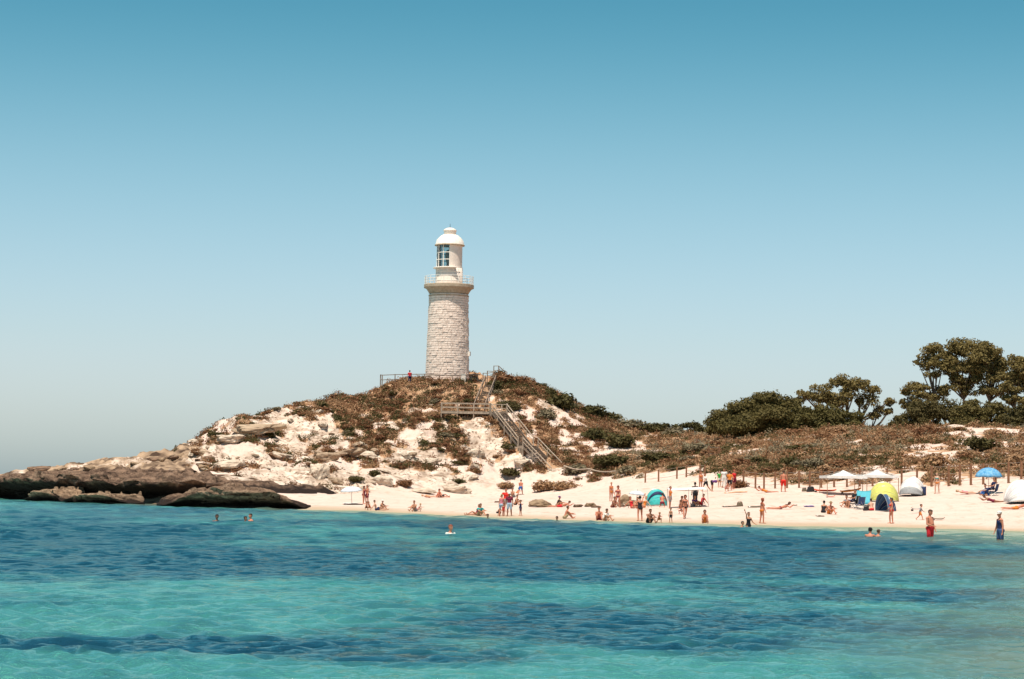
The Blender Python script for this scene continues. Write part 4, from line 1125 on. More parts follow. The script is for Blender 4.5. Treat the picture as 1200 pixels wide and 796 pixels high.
# ordinary shrubs, counted one by one, denser where the photograph is
ZONES = ((200, 420, 'low brown bush among the pale rocks of the left slope', 'bushes on the left slope'),
         (420, 640, 'low brown heath bush on the slope below the lighthouse', 'bushes on the lighthouse slope'),
         (640, 860, 'scrub bush on the slope between the stairs and the trees', 'bushes on the middle slope'),
         (860, 1240, 'dry bush on the brown dune behind the beach', 'bushes on the right dune'))
SPOTS = []
cnt = 0
QUOTA = [55, 85, 60, 100]
while cnt < 300:
    zi = next(k for k in range(4) if QUOTA[k] > 0)
    px = rng.uniform(ZONES[zi][0] + 5, ZONES[zi][1] - 5); py = rng.uniform(448, 575)
    p = on_ground(px, py)
    if p.y > 300 or hillmask(np.array([p.x]), np.array([p.y]))[0] < .5: continue
    X, Y, Z = np.array([p.x]), np.array([p.y]), np.array([p.z])
    if scrub_here(X, Y, Z)[0] < rng.uniform(.25, .9): continue
    if math.hypot(p.x - LH.x, p.y - LH.y) < 5: continue
    u = (px - 575) / 82; 
    if 0 < u < 1.1 and abs(py - (470 + 88 * u)) < 11: continue        # keep the stairs clear
    if 556 < px < 580 and py < 475: continue
    lab = next(z for z in ZONES if z[0] <= px < z[1])
    r = rng.uniform(0.5, 1.2) * (0.75 if px < 420 else 0.9 if px < 640 else 1.0) * (1.25 if px > 860 else 1)
    q = rng.random()
    if px < 640: m = LF_BROWN if q < .62 else LF_OLIVE if q < .86 else LF_GREY
    elif px < 860: m = LF_OLIVE if q < .45 else LF_BROWN if q < .8 else LF_GREY
    else: m = LF_BROWN if q < .4 else LF_TAN if q < .8 else LF_OLIVE
    o = shrub(p - Vector((0, 0, .08)), r, m, None, None, cnt, (rng.uniform(1, 1.5), 1, rng.uniform(.55, .9)), rng.uniform(0, 6.3))
    later(o, px, py, 'bush', 'small' if r < .75 else 'middling' if r < 1.05 else 'large', {LF_BROWN: 'rust brown', LF_OLIVE: 'dark olive', LF_GREY: 'grey green', LF_TAN: 'straw tan'}[m])
    cnt += 1; QUOTA[zi] -= 1
describe()
# the heath between them: thousands of low tufts nobody could count
def heath(name, label, mats, n, seed, pxr, size):
    r = np.random.default_rng(seed)
    got = []
    X = []; 
    need = n * 6
    px = r.uniform(pxr[0], pxr[1], need); d = r.uniform(185, 306, need)
    x = (px - CXP) / FPX * d
    z = groundv(x, d)
    s = scrub_here(x, d, z)
    ok = (s > r.uniform(.3, 1, need)) & (np.hypot(x - LH.x, d - LH.y) > 4)
    u, v = project(x, d, z)
    st = (u - 575) / 82
    ok &= ~((st > -.05) & (st < 1.08) & (np.abs(v - (472 + 88 * st)) < 9)) & ~((u > 557) & (u < 578) & (v < 472))
    x, d, z = x[ok][:n], d[ok][:n], z[ok][:n]
    k = len(x); m = 44
    h = r.uniform(.22, .55, k) + .55 * r.random(k) ** 4
    dirs = r.normal(size=(k, m, 3)); dirs /= np.linalg.norm(dirs, axis=2)[..., None]; dirs[..., 2] = np.abs(dirs[..., 2])
    rad = r.uniform(.35, .75, k) + .3 * r.random(k) ** 3
    P = np.stack([x, d, z], 1)[:, None] + dirs * np.stack([rad, rad, h], 1)[:, None] * r.uniform(.4, 1.05, (k, m, 1))
    nrm = dirs + r.normal(size=dirs.shape) * .6; nrm /= np.linalg.norm(nrm, axis=2)[..., None]
    t = np.cross(nrm, r.normal(size=dirs.shape)); t /= np.linalg.norm(t, axis=2)[..., None]
    w = np.cross(nrm, t); s_ = size * r.uniform(.5, 1.4, (k, m, 1))
    V = np.stack([P - t * s_, P - w * s_ * .5, P + t * s_, P + w * s_ * .5], 2).reshape(-1, 3)
    F = np.arange(len(V)).reshape(-1, 4)
    me = mesh(name, V, F.tolist())
    for q in mats: me.materials.append(q)
    pick = np.clip(((fbm(x / 5, d / 6, 3, seed + 40) * .9 + .5 + r.normal(0, .22, k)) * len(mats)).astype(int), 0, len(mats) - 1)
    mi = np.repeat(pick, m)
    me.polygons.foreach_set('material_index', mi.astype(np.int32))
    return tag(link(name, me), label, 'heath', None, 'stuff')
heath('heath', 'low brown coastal heath covering the lighthouse hill', [LF_TAN, LF_BROWN, LF_OLIVE, LF_BROWN, LF_OLIVE], 5600, 5, (200, 720), 0.105)
heath('heath', 'dry brown dune scrub covering the slopes behind the beach', [LF_GREY, LF_TAN, LF_BROWN, LF_TAN, LF_BROWN, LF_OLIVE, LF_OLIVE], 8200, 6, (700, 1440), 0.115)

# ------------------------------------------------------------------ trees
def tree(name, base, clumps, label, mat, seed, trunks, leaf=0.30, dens=1.0, group=None, depth=1.0, shell=.5):
    """base (px, py, d); clumps (px, py, rx px, ry px, dy m) at the tree's own distance; trunks: lean of each stem"""
    rng = random.Random(seed)
    px, py, d = base
    b0 = at(px, py, d); b0.z = ground(b0.x, b0.y) - 0.2
    root = empty(name, b0, 0, label, 'tree', group)
    s = d / FPX
    cl, centres = [], []
    for cx, cy, rx, ry, dy in clumps:
        c = at(cx, cy, d) - b0; c.y = dy
        # each mass is several leaf clumps
        m = max(5, int(rx * ry / 13))
        for i in range(m):
            a = rng.uniform(0, 6.28); q = math.sqrt(rng.random()) * .78
            cc = c + Vector((math.cos(a) * q * rx * s * 1.12, rng.uniform(-.6, .6) * rx * s * depth, math.sin(a) * q * ry * s))
            rr = rng.uniform(.20, .42) * min(rx, ry * 1.5) * s + .24
            cl.append((tuple(cc), (rr * 1.15, rr * 1.1, rr * .68), int(175 * dens * (rr / .9) ** 1.6) + 40))
            if i < 3: centres.append(cc)
    cm = cloud_mesh('crown', cl, leaf, seed, shell=shell)
    link('crown', cm, mat, root)
    tk = MB()
    for (lx, ly, r0, f) in trunks:
        tk.tube([(lx * .15, 0, -.3), (lx * .4, ly * .3, f * .35), (lx * .75, ly * .7, f * .7), (lx, ly, f)], [r0, r0 * .85, r0 * .7, r0 * .5], 8)
    tk.build('trunk', M_BARK, root, True)
    br = MB()
    tips = [Vector((lx, ly, f)) for lx, ly, r0, f in trunks]
    for c in centres:
        t = min(tips, key=lambda q: (q - c).length)
        m_ = t.lerp(c, .5) + Vector((rng.uniform(-.3, .3), 0, rng.uniform(-.5, .1)))
        br.tube([t - Vector((0, 0, .3)), m_, c], [.11, .075, .03], 5)
    br.build('limbs', M_BARK, root, True)
    return root
tree('spreading_tree', (886, 514, 272), [(852, 494, 22, 14, 0), (874, 482, 26, 16, .5), (903, 474, 26, 14, 0), (895, 494, 34, 18, -1.5), (866, 500, 26, 14, -1.5), (925, 482, 16, 14, 0), (836, 500, 10, 8, 0), (922, 496, 18, 14, -1)],
     'broad dense dark green tree at the left end of the trees', LF_DARK, 901, [(-2.5, 0, .22, 2.2), (1.8, .4, .22, 2.4), (0, 0, .2, 2.6)], .20, 1.3, shell=.35)
tree('dense_tree', (968, 508, 268), [(948, 490, 20, 15, 0), (972, 487, 22, 13, 0), (996, 494, 18, 11, 0), (960, 500, 28, 10, -1), (992, 502, 20, 8, -1)],
     'low dark green tree in front of the taller thin tree', LF_DARK, 902, [(-1.2, 0, .2, 1.6), (1.4, .3, .2, 1.7)], .20, 1.3, shell=.35)
tree('gum_tree', (997, 505, 285), [(938, 466, 11, 8, 0), (958, 460, 14, 9, 0), (981, 447, 16, 8, .5), (1003, 452, 15, 9, -.5), (1020, 460, 11, 10, 0), (1013, 473, 11, 8, 0), (1037, 480, 9, 7, 0), (986, 466, 18, 9, 0), (968, 472, 18, 8, 0), (1027, 488, 7, 5, 0), (1043, 472, 5, 4, 0)],
     'open thin crowned gum tree with bare limbs behind the low dark tree', LF_TREE, 903, [(-2.6, .3, .17, 3.6), (-.5, 0, .18, 4.4), (1.3, -.3, .16, 3.8), (2.6, .2, .13, 2.4)], .20, .85)
tree('tall_gum_tree', (1128, 504, 282), [(1098, 412, 15, 10, 0), (1086, 424, 12, 9, .8), (1133, 408, 20, 11, 0), (1158, 412, 18, 10, -.5), (1172, 424, 10, 10, 0), (1115, 426, 20, 9, .5), (1142, 428, 22, 10, -.8), (1096, 438, 12, 5, 0), (1128, 446, 24, 7, .6), (1152, 444, 16, 7, 0), (1110, 458, 18, 7, 0), (1166, 440, 10, 8, 0), (1082, 452, 8, 5, 0), (1120, 412, 16, 9, .8), (1146, 418, 18, 10, .6), (1104, 424, 14, 9, -.4), (1128, 434, 20, 8, 0), (1156, 432, 16, 9, .4), (1174, 434, 10, 10, .4), (1140, 456, 20, 7, 0), (1166, 458, 14, 8, -.3), (1094, 464, 12, 7, .3)],
     'tallest spreading gum tree with dark trunks showing under its crown', LF_TREE, 904, [(-3.4, .4, .2, 6.2), (-1.6, -.4, .2, 5.0), (.2, .3, .22, 6.6), (1.8, -.2, .2, 5.6), (3.4, .3, .2, 6.4), (-2.4, .5, .15, 4.0)], .20, .95)
tree('small_gum_tree', (1066, 503, 279), [(1071, 452, 11, 7, 0), (1061, 459, 7, 5, 0), (1080, 462, 9, 6, 0), (1060, 473, 6, 5, 0), (1073, 470, 8, 5, 0)],
     'small leaning gum tree left of the tallest one', LF_TREE, 905, [(.6, .2, .13, 3.4), (-.5, 0, .11, 2.6)], .20, .9)
tree('gum_tree', (1197, 505, 276), [(1188, 424, 12, 9, 0), (1203, 432, 16, 12, 0), (1192, 444, 12, 10, .5), (1212, 450, 14, 12, 0), (1190, 462, 9, 9, -.4), (1222, 434, 14, 14, 0), (1208, 470, 14, 10, 0), (1180, 438, 10, 8, .3), (1186, 452, 11, 9, 0), (1182, 470, 10, 8, 0)],
     'gum tree cut by the right edge of the picture', LF_TREE, 906, [(-.8, .2, .2, 5.0), (1.6, 0, .2, 5.2)], .20, 1.0)
tree('thicket_tree', (1085, 504, 272), [(1064, 494, 16, 9, 0), (1083, 484, 20, 13, 0), (1104, 480, 18, 12, .5), (1055, 500, 12, 6, 0), (1094, 496, 22, 9, -.6)],
     'bushy dark tree at the left foot of the tallest gum', LF_OLIVE, 907, [(-1, 0, .15, 1.4), (1, .2, .15, 1.6)], .20, 1.2, shell=.4)
tree('thicket_tree', (1148, 504, 272), [(1126, 486, 18, 11, 0), (1148, 480, 18, 13, 0), (1168, 484, 15, 12, 0), (1140, 496, 26, 9, -.6), (1166, 496, 18, 8, -.4)],
     'dark thicket tree under the middle of the tallest gum', LF_DARK, 908, [(-1, 0, .15, 1.6), (1.2, .2, .15, 1.7)], .20, 1.25, shell=.4)
tree('thicket_tree', (1194, 505, 268), [(1186, 490, 14, 12, 0), (1203, 486, 16, 13, 0), (1196, 498, 20, 7, -.5), (1224, 490, 14, 12, 0)],
     'rounded brownish thicket tree at the right edge', LF_OLIVE, 909, [(-.6, 0, .15, 1.3), (1, .2, .15, 1.4)], .20, 1.2, shell=.4)
tree('crest_thicket', (812, 508, 296), [(792, 503, 14, 6, 0), (810, 502, 16, 6, 0), (828, 506, 14, 6, 0), (776, 500, 10, 4, 0)],
     'low dark thicket on the saddle left of the trees', LF_OLIVE, 910, [(-1, 0, .1, .6), (1, 0, .1, .6)], .20, 1.2, shell=.4)
tree('gum_tree', (1275, 506, 280), [(1250, 440, 16, 12, 0), (1275, 428, 20, 12, 0), (1300, 438, 16, 12, 0), (1268, 452, 20, 10, .5), (1292, 462, 16, 10, 0), (1255, 484, 18, 14, -.5), (1290, 486, 20, 14, -.5)],
     'gum tree standing just outside the right edge of the picture', LF_TREE, 911, [(-1.6, .2, .2, 5.2), (.6, 0, .2, 5.8), (2.0, .2, .18, 5.0)], .22, 1.0)

# ================================================================== people
def _cap(V, F, p0, p1, r0, r1, n=10, sx=1.0, sy=1.0, xd=None):
    p0, p1 = Vector(p0), Vector(p1); d = p1 - p0; L = max(d.length, 1e-5); d = d / L
    ref = Vector(xd) if xd is not None else (Vector((1, 0, 0)) if abs(d.x) < .9 else Vector((0, 1, 0)))
    y = d.cross(ref).normalized(); x = y.cross(d)
    rings = [(-r0 * .92, r0 * .38), (-r0 * .7, r0 * .71), (-.3 * r0, r0 * .95), (0, r0), (L, r1), (L + .3 * r1, r1 * .95), (L + .7 * r1, r1 * .71), (L + .92 * r1, r1 * .38)]
    b = len(V)
    for t, r in rings:
        for k in range(n):
            a = 2 * math.pi * k / n; V.append(p0 + d * t + x * (math.cos(a) * r * sx) + y * (math.sin(a) * r * sy))
    for i in range(len(rings) - 1):
        for k in range(n): F.append((b + i * n + k, b + i * n + (k + 1) % n, b + (i + 1) * n + (k + 1) % n, b + (i + 1) * n + k))
    F.append(tuple(b + k for k in reversed(range(n)))); F.append(tuple(b + (len(rings) - 1) * n + k for k in range(n)))
def _sect(V, F, C, n=14):
    b = len(V)
    for c, x, y, rx, ry in C:
        for k in range(n):
            a = 2 * math.pi * k / n; V.append(c + x * (math.cos(a) * rx) + y * (math.sin(a) * ry))
    for i in range(len(C) - 1):
        for k in range(n): F.append((b + i * n + k, b + i * n + (k + 1) % n, b + (i + 1) * n + (k + 1) % n, b + (i + 1) * n + k))
    F.append(tuple(b + k for k in reversed(range(n)))); F.append(tuple(b + (len(C) - 1) * n + k for k in range(n)))
def _dir(flex, abd, s): 
    f, a = R(flex), R(abd); return Vector((s * math.sin(a), -math.sin(f) * math.cos(a), -math.cos(f) * math.cos(a)))
# lean, head lean, legs L/R: (flex, abduct, knee), arms L/R: (flex, abduct, elbow, forearm inward)
POSES = {
    'stand': dict(lean=2, head=6, legs=((4, 4, 4), (-3, 4, 4)), arms=((4, 9, 14, 4), (-4, 9, 12, 4))),
    'belly': dict(lean=-3, head=14, legs=((3, 5, 3), (-2, 5, 3)), arms=((8, 10, 62, 34), (0, 10, 22, 10)), belly=.055),
    'hips': dict(lean=0, head=4, legs=((8, 5, 12), (-2, 5, 2)), arms=((-14, 34, 70, 62), (2, 8, 16, 5))),
    'walk': dict(lean=7, head=6, legs=((26, 3, 14), (-20, 3, 22)), arms=((-24, 8, 16, 3), (26, 8, 26, 6))),
    'wave': dict(lean=3, head=0, legs=((6, 6, 8), (-4, 6, 6)), arms=((150, 20, 30, -8), (10, 24, 50, 10))),
    'sit': dict(lean=20, head=4, legs=((138, 8, 98), (133, 9, 92)), arms=((52, 8, 30, 18), (58, 8, 34, 18))),
    'sitback': dict(lean=-20, head=4, legs=((86, 7, 4), (120, 9, 62)), arms=((-38, 16, 4, 0), (-36, 16, 4, 0))),
    'chair': dict(lean=-14, head=2, legs=((84, 8, 84), (78, 9, 70)), arms=((30, 10, 60, 12), (26, 10, 56, 10))),
    'kneel': dict(lean=22, head=14, legs=((62, 8, 140), (66, 8, 142)), arms=((48, 8, 30, 10), (54, 8, 28, 10))),
    'bend': dict(lean=84, head=92, legs=((12, 7, 14), (2, 7, 10)), arms=((82, 10, 14, 4), (76, 10, 18, 4))),
    'prone': dict(lean=68, head=40, legs=((-84, 7, 4), (-86, 6, 8)), arms=((62, 14, 62, 20), (66, 14, 60, 20))),
    'supine': dict(lean=-84, head=-70, legs=((86, 7, 2), (98, 6, 30)), arms=((80, 16, 6, 0), (84, 18, 8, 0))),
    'squat': dict(lean=34, head=10, legs=((108, 12, 132), (104, 12, 130)), arms=((62, 8, 30, 14), (66, 8, 32, 14))),
}
_pc = {}
def body_proto(pose, sex, child=False):
    key = (pose, sex, child)
    if key in _pc: return _pc[key]
    q = POSES[pose]; V, F, bones = [], [], []
    fem = sex == 'f'
    hs = 1.32 if child else 1.0
    hip, sh = (.098, .165) if fem else (.09, .195)
    lw = .92 if fem else 1.0
    if child: hip, sh, lw = .08, .155, .9
    X = Vector((1, 0, 0)); P = Vector((0, 0, 1.0))
    t = R(q['lean']); td = Vector((0, -math.sin(t), math.cos(t))); tf = Vector((0, -math.cos(t), -math.sin(t)))
    bel = q.get('belly', 0)
    curve = lambda u: tf * (0.02 * math.sin(u * math.pi) * (-1 if u < .6 else 1))
    rows = [(-.09, .10, .085, 0), (-.03, .155 if not fem else .165, .105, 0), (.06, .150 if not fem else .160, .105, bel * .4), (.16, .135 if not fem else .120, .095, bel), (.25, .140 if not fem else .122, .10, bel * .7),
            (.35, .165 if not fem else .145, .112, .01), (.43, .172 if not fem else .150, .105, 0), (.49, .135, .08, -.01), (.53, .07, .065, -.01)]
    if child: rows = [(a, b_ * .86, c * .9, d) for a, b_, c, d in rows]
    _sect(V, F, [(P + td * u + tf * off, X, tf, rx, ry + off * .5) for u, rx, ry, off in rows])
    if fem and not child:
        for s in (-1, 1): _cap(V, F, P + td * .36 + X * .07 * s + tf * .07, P + td * .355 + X * .072 * s + tf * .095, .058, .05)
    for s in (-1, 1): _cap(V, F, P + X * .07 * s - tf * .05 - td * .05, P + X * .075 * s - tf * .06 - td * .02, .085 * lw, .085 * lw)
    h = R(q['head']); hd = Vector((0, -math.sin(h), math.cos(h))); hf = Vector((0, -math.cos(h), -math.sin(h)))
    N = P + td * .50 - tf * .005
    nk = (hd + td).normalized()
    _cap(V, F, N, N + nk * .12, .056 * lw, .052 * lw)
    C = N + nk * .10 + hd * .12 * hs
    k_ = hs
    _sect(V, F, [(C + hd * u * k_ + hf * o * k_, X, hf, rx * k_, ry * k_) for u, rx, ry, o in
                 ((-.118, .028, .03, .038), (-.10, .047, .058, .028), (-.06, .062, .080, .016), (-.01, .072, .093, .004), (.04, .077, .098, -.004), (.08, .070, .09, -.008), (.108, .048, .062, -.01), (.122, .018, .025, -.01))])
    _cap(V, F, C + hf * .092 * k_ + hd * .012, C + hf * .108 * k_ - hd * .022, .011, .016, 8)                     # nose
    _cap(V, F, C + hf * .078 * k_ - hd * .060 * k_ - X * .018, C + hf * .078 * k_ - hd * .060 * k_ + X * .018, .012, .012, 8)   # lips
    for s in (-1, 1): _cap(V, F, C + X * s * .076 * k_ + hd * .02 - hf * .005, C + X * s * .079 * k_ - hd * .025 - hf * .002, .016, .012, 8)    # ears
    bones.append(('torso', P - td * .06, P + td * .50, .13)); bones.append(('neck', N + nk * .02, N + nk * .09, .05)); bones.append(('head', C - hd * .05, C + hd * .06, .09))
    fs = .98
    for s, (fl, ab, kn) in zip((-1, 1), q['legs']):
        H = P + X * hip * s - td * .03
        d1 = _dir(fl, ab, s); K = H + d1 * .425 * fs
        d2 = _dir(fl - kn, ab * .4, s); A = K + d2 * .42 * fs
        _cap(V, F, H, H.lerp(K, .5), .098 * lw, .08 * lw); _cap(V, F, H.lerp(K, .5), K, .08 * lw, .058 * lw)
        _cap(V, F, K, K.lerp(A, .32), .056 * lw, .060 * lw); _cap(V, F, K.lerp(A, .32), A, .060 * lw, .038 * lw)
        # foot points forward at a right angle to the shin (trailing when lying face down)
        fa = fl - kn + (90 if pose not in ('prone', 'kneel') else 15)
        fd = _dir(fa, 6, s)
        _cap(V, F, A - d2 * -.035 - fd * .035, A + d2 * .045 + fd * .13, .038, .030, 10, 1.0, 1.0); _cap(V, F, A + d2 * .05 + fd * .08, A + d2 * .055 + fd * .175, .036, .022)
        bones.append(('thigh', H, K, .08)); bones.append(('shin', K, A, .05)); bones.append(('foot', A, A + fd * .17, .035))
    for s, (fl, ab, el, inn) in zip((-1, 1), q['arms']):
        # arms hang from the leaning torso
        lean = q['lean'] if abs(q['lean']) > 40 and pose != 'bend' else 0
        S = P + td * .445 + X * sh * s
        d1 = _dir(fl - (0), ab, s); E = S + d1 * .285
        d2 = _dir(fl + el, ab - inn, s); W = E + d2 * .25
        _cap(V, F, S - X * s * .03, S, .062 * lw, .058 * lw); _cap(V, F, S, E, .050 * lw, .040 * lw); _cap(V, F, E, E.lerp(W, .3), .040 * lw, .041 * lw); _cap(V, F, E.lerp(W, .3), W, .041 * lw, .027 * lw)
        # hand: palm, four unequal bent fingers, thumb from the side of the palm
        side = X - d2 * X.dot(d2); side = side.normalized() if side.length > .2 else Vector((0, 1, 0))
        pn = d2.cross(side).normalized()
        if pn.dot(tf) < 0: pn = -pn
        pc = W + d2 * .05
        _cap(V, F, W, W + d2 * .075, .026, .036, 10, 1.0, .5, tuple(side))
        for j, (o, L) in enumerate(((-.030, .062), (-.010, .075), (.010, .072), (.030, .056))):
            k0 = W + d2 * .085 + side * o; k1 = k0 + d2 * L * .55 + pn * L * .12; k2 = k1 + d2 * L * .38 + pn * L * .34
            _cap(V, F, k0, k1, .0105, .0098, 6); _cap(V, F, k1, k2, .0098, .0085, 6)
        th = W + d2 * .028 + side * (-.028) * s; t1 = th + d2 * .038 - side * .022 * s + pn * .012; _cap(V, F, th, t1, .0135, .0115, 6); _cap(V, F, t1, t1 + d2 * .032 + pn * .008, .0115, .0095, 6)
        bones.append(('uparm', S, E, .045)); bones.append(('forearm', E, W, .035)); bones.append(('hand', W, W + d2 * .15, .03))
    me = mesh('figure', V, F)
    o = bpy.data.objects.new('figure_work', me); COL.objects.link(o)
    m = o.modifiers.new('r', 'REMESH'); m.mode = 'VOXEL'; m.voxel_size = 0.0115
    m = o.modifiers.new('s', 'SMOOTH'); m.factor = .5; m.iterations = 2
    m = o.modifiers.new('d', 'DECIMATE'); m.ratio = .28
    dg = bpy.context.evaluated_depsgraph_get()
    bm_ = bpy.data.meshes.new_from_object(o.evaluated_get(dg))
    bpy.data.objects.remove(o); bpy.data.meshes.remove(me)
    bm_.name = 'body'
    n = len(bm_.vertices); co = np.empty(n * 3); bm_.vertices.foreach_get('co', co); co = co.reshape(-1, 3)
    z0 = co[:, 2].min(); co[:, 2] -= z0
    bm_.vertices.foreach_set('co', co.ravel()); bm_.shade_smooth(); bm_.update()
    sh_ = np.array((0, 0, z0))
    best = np.full(n, 9.0); bi = np.zeros(n, int); bt = np.zeros(n)
    for i, (nm, a, c, r) in enumerate(bones):
        a = np.array(a) - sh_; c = np.array(c) - sh_; d = c - a
        t_ = np.clip(((co - a) @ d) / (d @ d), 0, 1); dist = np.linalg.norm(co - a - t_[:, None] * d, axis=1) - r
        up = dist < best; best[up] = dist[up]; bi[up] = i; bt[up] = t_[up]
    nm = np.array([b_[0] for b_ in bones])[bi]
    hc = np.array(C) - sh_
    rel = co - hc
    info = dict(me=bm_, co=co, nm=nm, t=bt, hu=rel @ np.array(hd) / hs, hf=rel @ np.array(hf) / hs, hx=np.abs(rel[:, 0]) / hs, zt=(co - (np.array(P) - sh_)) @ np.array(td),
                fr=(co - (np.array(P) - sh_)) @ np.array(tf), hs=hs, hc=hc, hd=np.array(hd), hfv=np.array(hf), gar={}, top=co[:, 2].max(), zc=-z0)
    # eyes and brows
    _pc[key] = info
    bm_.materials.append(None); bm_.materials.append(M_EYE)
    mi = []
    for p_ in bm_.polygons:
        v = list(p_.vertices)
        e = info['nm'][v[0]] == 'head' and info['hf'][v].mean() > .055 and .012 < info['hu'][v].mean() < .034 and .018 < info['hx'][v].mean() < .046
        mi.append(1 if e else 0)
    bm_.polygons.foreach_set('material_index', mi)
    return info
M_EYE = plain('eye_dark', (0.06, 0.035, 0.025), None, .5, 5, 0)
def region(i, g):
    nm, t, zt = i['nm'], i['t'], i['zt']
    tor = nm == 'torso'; th = nm == 'thigh'
    if g == 'shorts': return (tor & (zt < .07)) | (th & (t < .80))
    if g == 'longshorts': return (tor & (zt < .07)) | (th & (t < 1.0)) | ((nm == 'shin') & (t < .12))
    if g == 'briefs': return (tor & (zt < .045)) | (th & (t < .16))
    if g == 'bikini': return tor & (zt > .29) & (zt < .40)
    if g == 'swimsuit': return (tor & (zt < .41)) | (th & (t < .14))
    if g == 'shirt': return (tor & (zt > .0) & (zt < .50)) | ((nm == 'uparm') & (t < .62))
    if g == 'rashshirt': return (tor & (zt > .0) & (zt < .50)) | (nm == 'uparm') | ((nm == 'forearm') & (t < .8))
    if g == 'tank': return (tor & (zt > .0) & (zt < .475) & ((np.abs(i['co'][:, 0]) < .15) | (zt < .38)))
    if g == 'trousers': return (tor & (zt < .07)) | th | ((nm == 'shin') & (t < .95))
    if g == 'skirt': return (tor & (zt < .08)) | (th & (t < .95))
    h = nm == 'head'
    if g == 'hair': return (h | (nm == 'neck')) & (((i['hu'] > .062) | ((i['hf'] < -.005) & (i['hu'] > -.07))) & ~((i['hf'] > .07) & (i['hu'] < .075)))
    if g == 'longhair': return ((h | (nm == 'neck')) & (((i['hu'] > .062) | (i['hf'] < .012)) & ~((i['hf'] > .06) & (i['hu'] < .075)))) | (tor & (zt > .38) & (i['fr'] < -.03) & (np.abs(i['co'][:, 0]) < .12))
    if g == 'cap' or g == 'sunhat': return h & (i['hu'] > .048)
GROW = dict(hair=.014, longhair=.026, cap=.022, sunhat=.026, shorts=.014, longshorts=.018, shirt=.014, skirt=.02, trousers=.014)
def garment(i, g):
    if g in i['gar']: return i['gar'][g]
    sel = region(i, g); me = i['me']
    nr = np.empty(len(me.vertices) * 3); me.vertices.foreach_get('normal', nr); nr = nr.reshape(-1, 3)
    F = [tuple(p.vertices) for p in me.polygons if sel[list(p.vertices)].all()]
    used = sorted({v for f in F for v in f}); mp = {v: k for k, v in enumerate(used)}
    gr = GROW.get(g, .008)
    V = [tuple(i['co'][v] + nr[v] * gr) for v in used]; n = len(V)
    V += [tuple(i['co'][v] - nr[v] * .004) for v in used]                     # inner face, so cloth has thickness
    FF = [tuple(mp[v] for v in f) for f in F]
    cnt_ = {}
    for f in FF:
        for a, c in zip(f, f[1:] + f[:1]): cnt_[(a, c)] = 1
    rim = [(a, c) for (a, c) in cnt_ if (c, a) not in cnt_]
    FF += [(c, a, a + n, c + n) for a, c in rim]
    if g in ('cap', 'sunhat'):                                               # brim
        hs = i['hs']; c0 = i['hc'] + i['hd'] * .055 * hs; b = len(V); m = 20
        right = np.array((1., 0, 0))
        for k in range(m):
            a = 2 * math.pi * k / m; ca, sa = math.cos(a), math.sin(a)
            ex = .085 if g == 'sunhat' else (.09 * max(0, sa) ** .5 if sa > 0 else .0)
            for rx, ry, dz in ((.082, .104, .0), (.082 + ex, .104 + ex, -.02), (.082 + ex, .104 + ex, -.028), (.082, .104, -.012)):
                V.append(tuple(c0 + right * ca * rx * hs + i['hfv'] * sa * ry * hs + i['hd'] * dz * hs))
        for k in range(m):
            k2 = (k + 1) % m
            for j in range(4): FF.append((b + k * 4 + j, b + k2 * 4 + j, b + k2 * 4 + (j + 1) % 4, b + k * 4 + (j + 1) % 4))
    i['gar'][g] = mesh(g, V, FF, True); i['gar'][g].materials.append(None)
    return i['gar'][g]
SKIN = {'fair': (0.62, 0.36, 0.25), 'tan': (0.46, 0.21, 0.12), 'red': (0.52, 0.20, 0.12), 'brown': (0.30, 0.13, 0.075), 'dark': (0.16, 0.075, 0.05)}
HAIR = {'black': (0.015, 0.012, 0.01), 'brown': (0.07, 0.035, 0.02), 'blond': (0.42, 0.27, 0.12), 'red': (0.30, 0.07, 0.03), 'grey': (0.4, 0.36, 0.33)}
CLOTH = {'red': (0.62, 0.02, 0.03), 'black': (0.015, 0.015, 0.02), 'navy': (0.012, 0.02, 0.075), 'blue': (0.03, 0.13, 0.42), 'teal': (0.02, 0.36, 0.36), 'white': (0.8, 0.77, 0.72), 'grey': (0.3, 0.3, 0.31), 'paleblue': (0.4, 0.5, 0.62),
         'purple': (0.14, 0.05, 0.2), 'green': (0.06, 0.36, 0.07), 'orange': (0.7, 0.22, 0.04), 'pink': (0.65, 0.2, 0.24), 'maroon': (0.20, 0.02, 0.05), 'khaki': (0.35, 0.27, 0.16), 'scarlet': (0.75, 0.03, 0.02), 'denim': (0.05, 0.09, 0.2)}
def skin_mat(k): return plain('skin_' + k, SKIN[k], tuple(v * .86 for v in SKIN[k]), .55, 7, .05, .35)
def hair_mat(k): return plain('hair_' + k, HAIR[k], tuple(v * .7 for v in HAIR[k]), .5, 30, .3)
def cloth_mat(k): return plain('cloth_' + k, CLOTH[k], tuple(v * .8 for v in CLOTH[k]), .8, 12, .15)
GNAME = dict(longshorts='shorts', briefs='briefs', bikini='bikini_top', swimsuit='swimsuit', tank='tank_top', rashshirt='rash_shirt', cap='cap', sunhat='sun_hat', longhair='hair')
def hash_name(t): return sum(ord(ch) * (k + 3) for k, ch in enumerate(t))
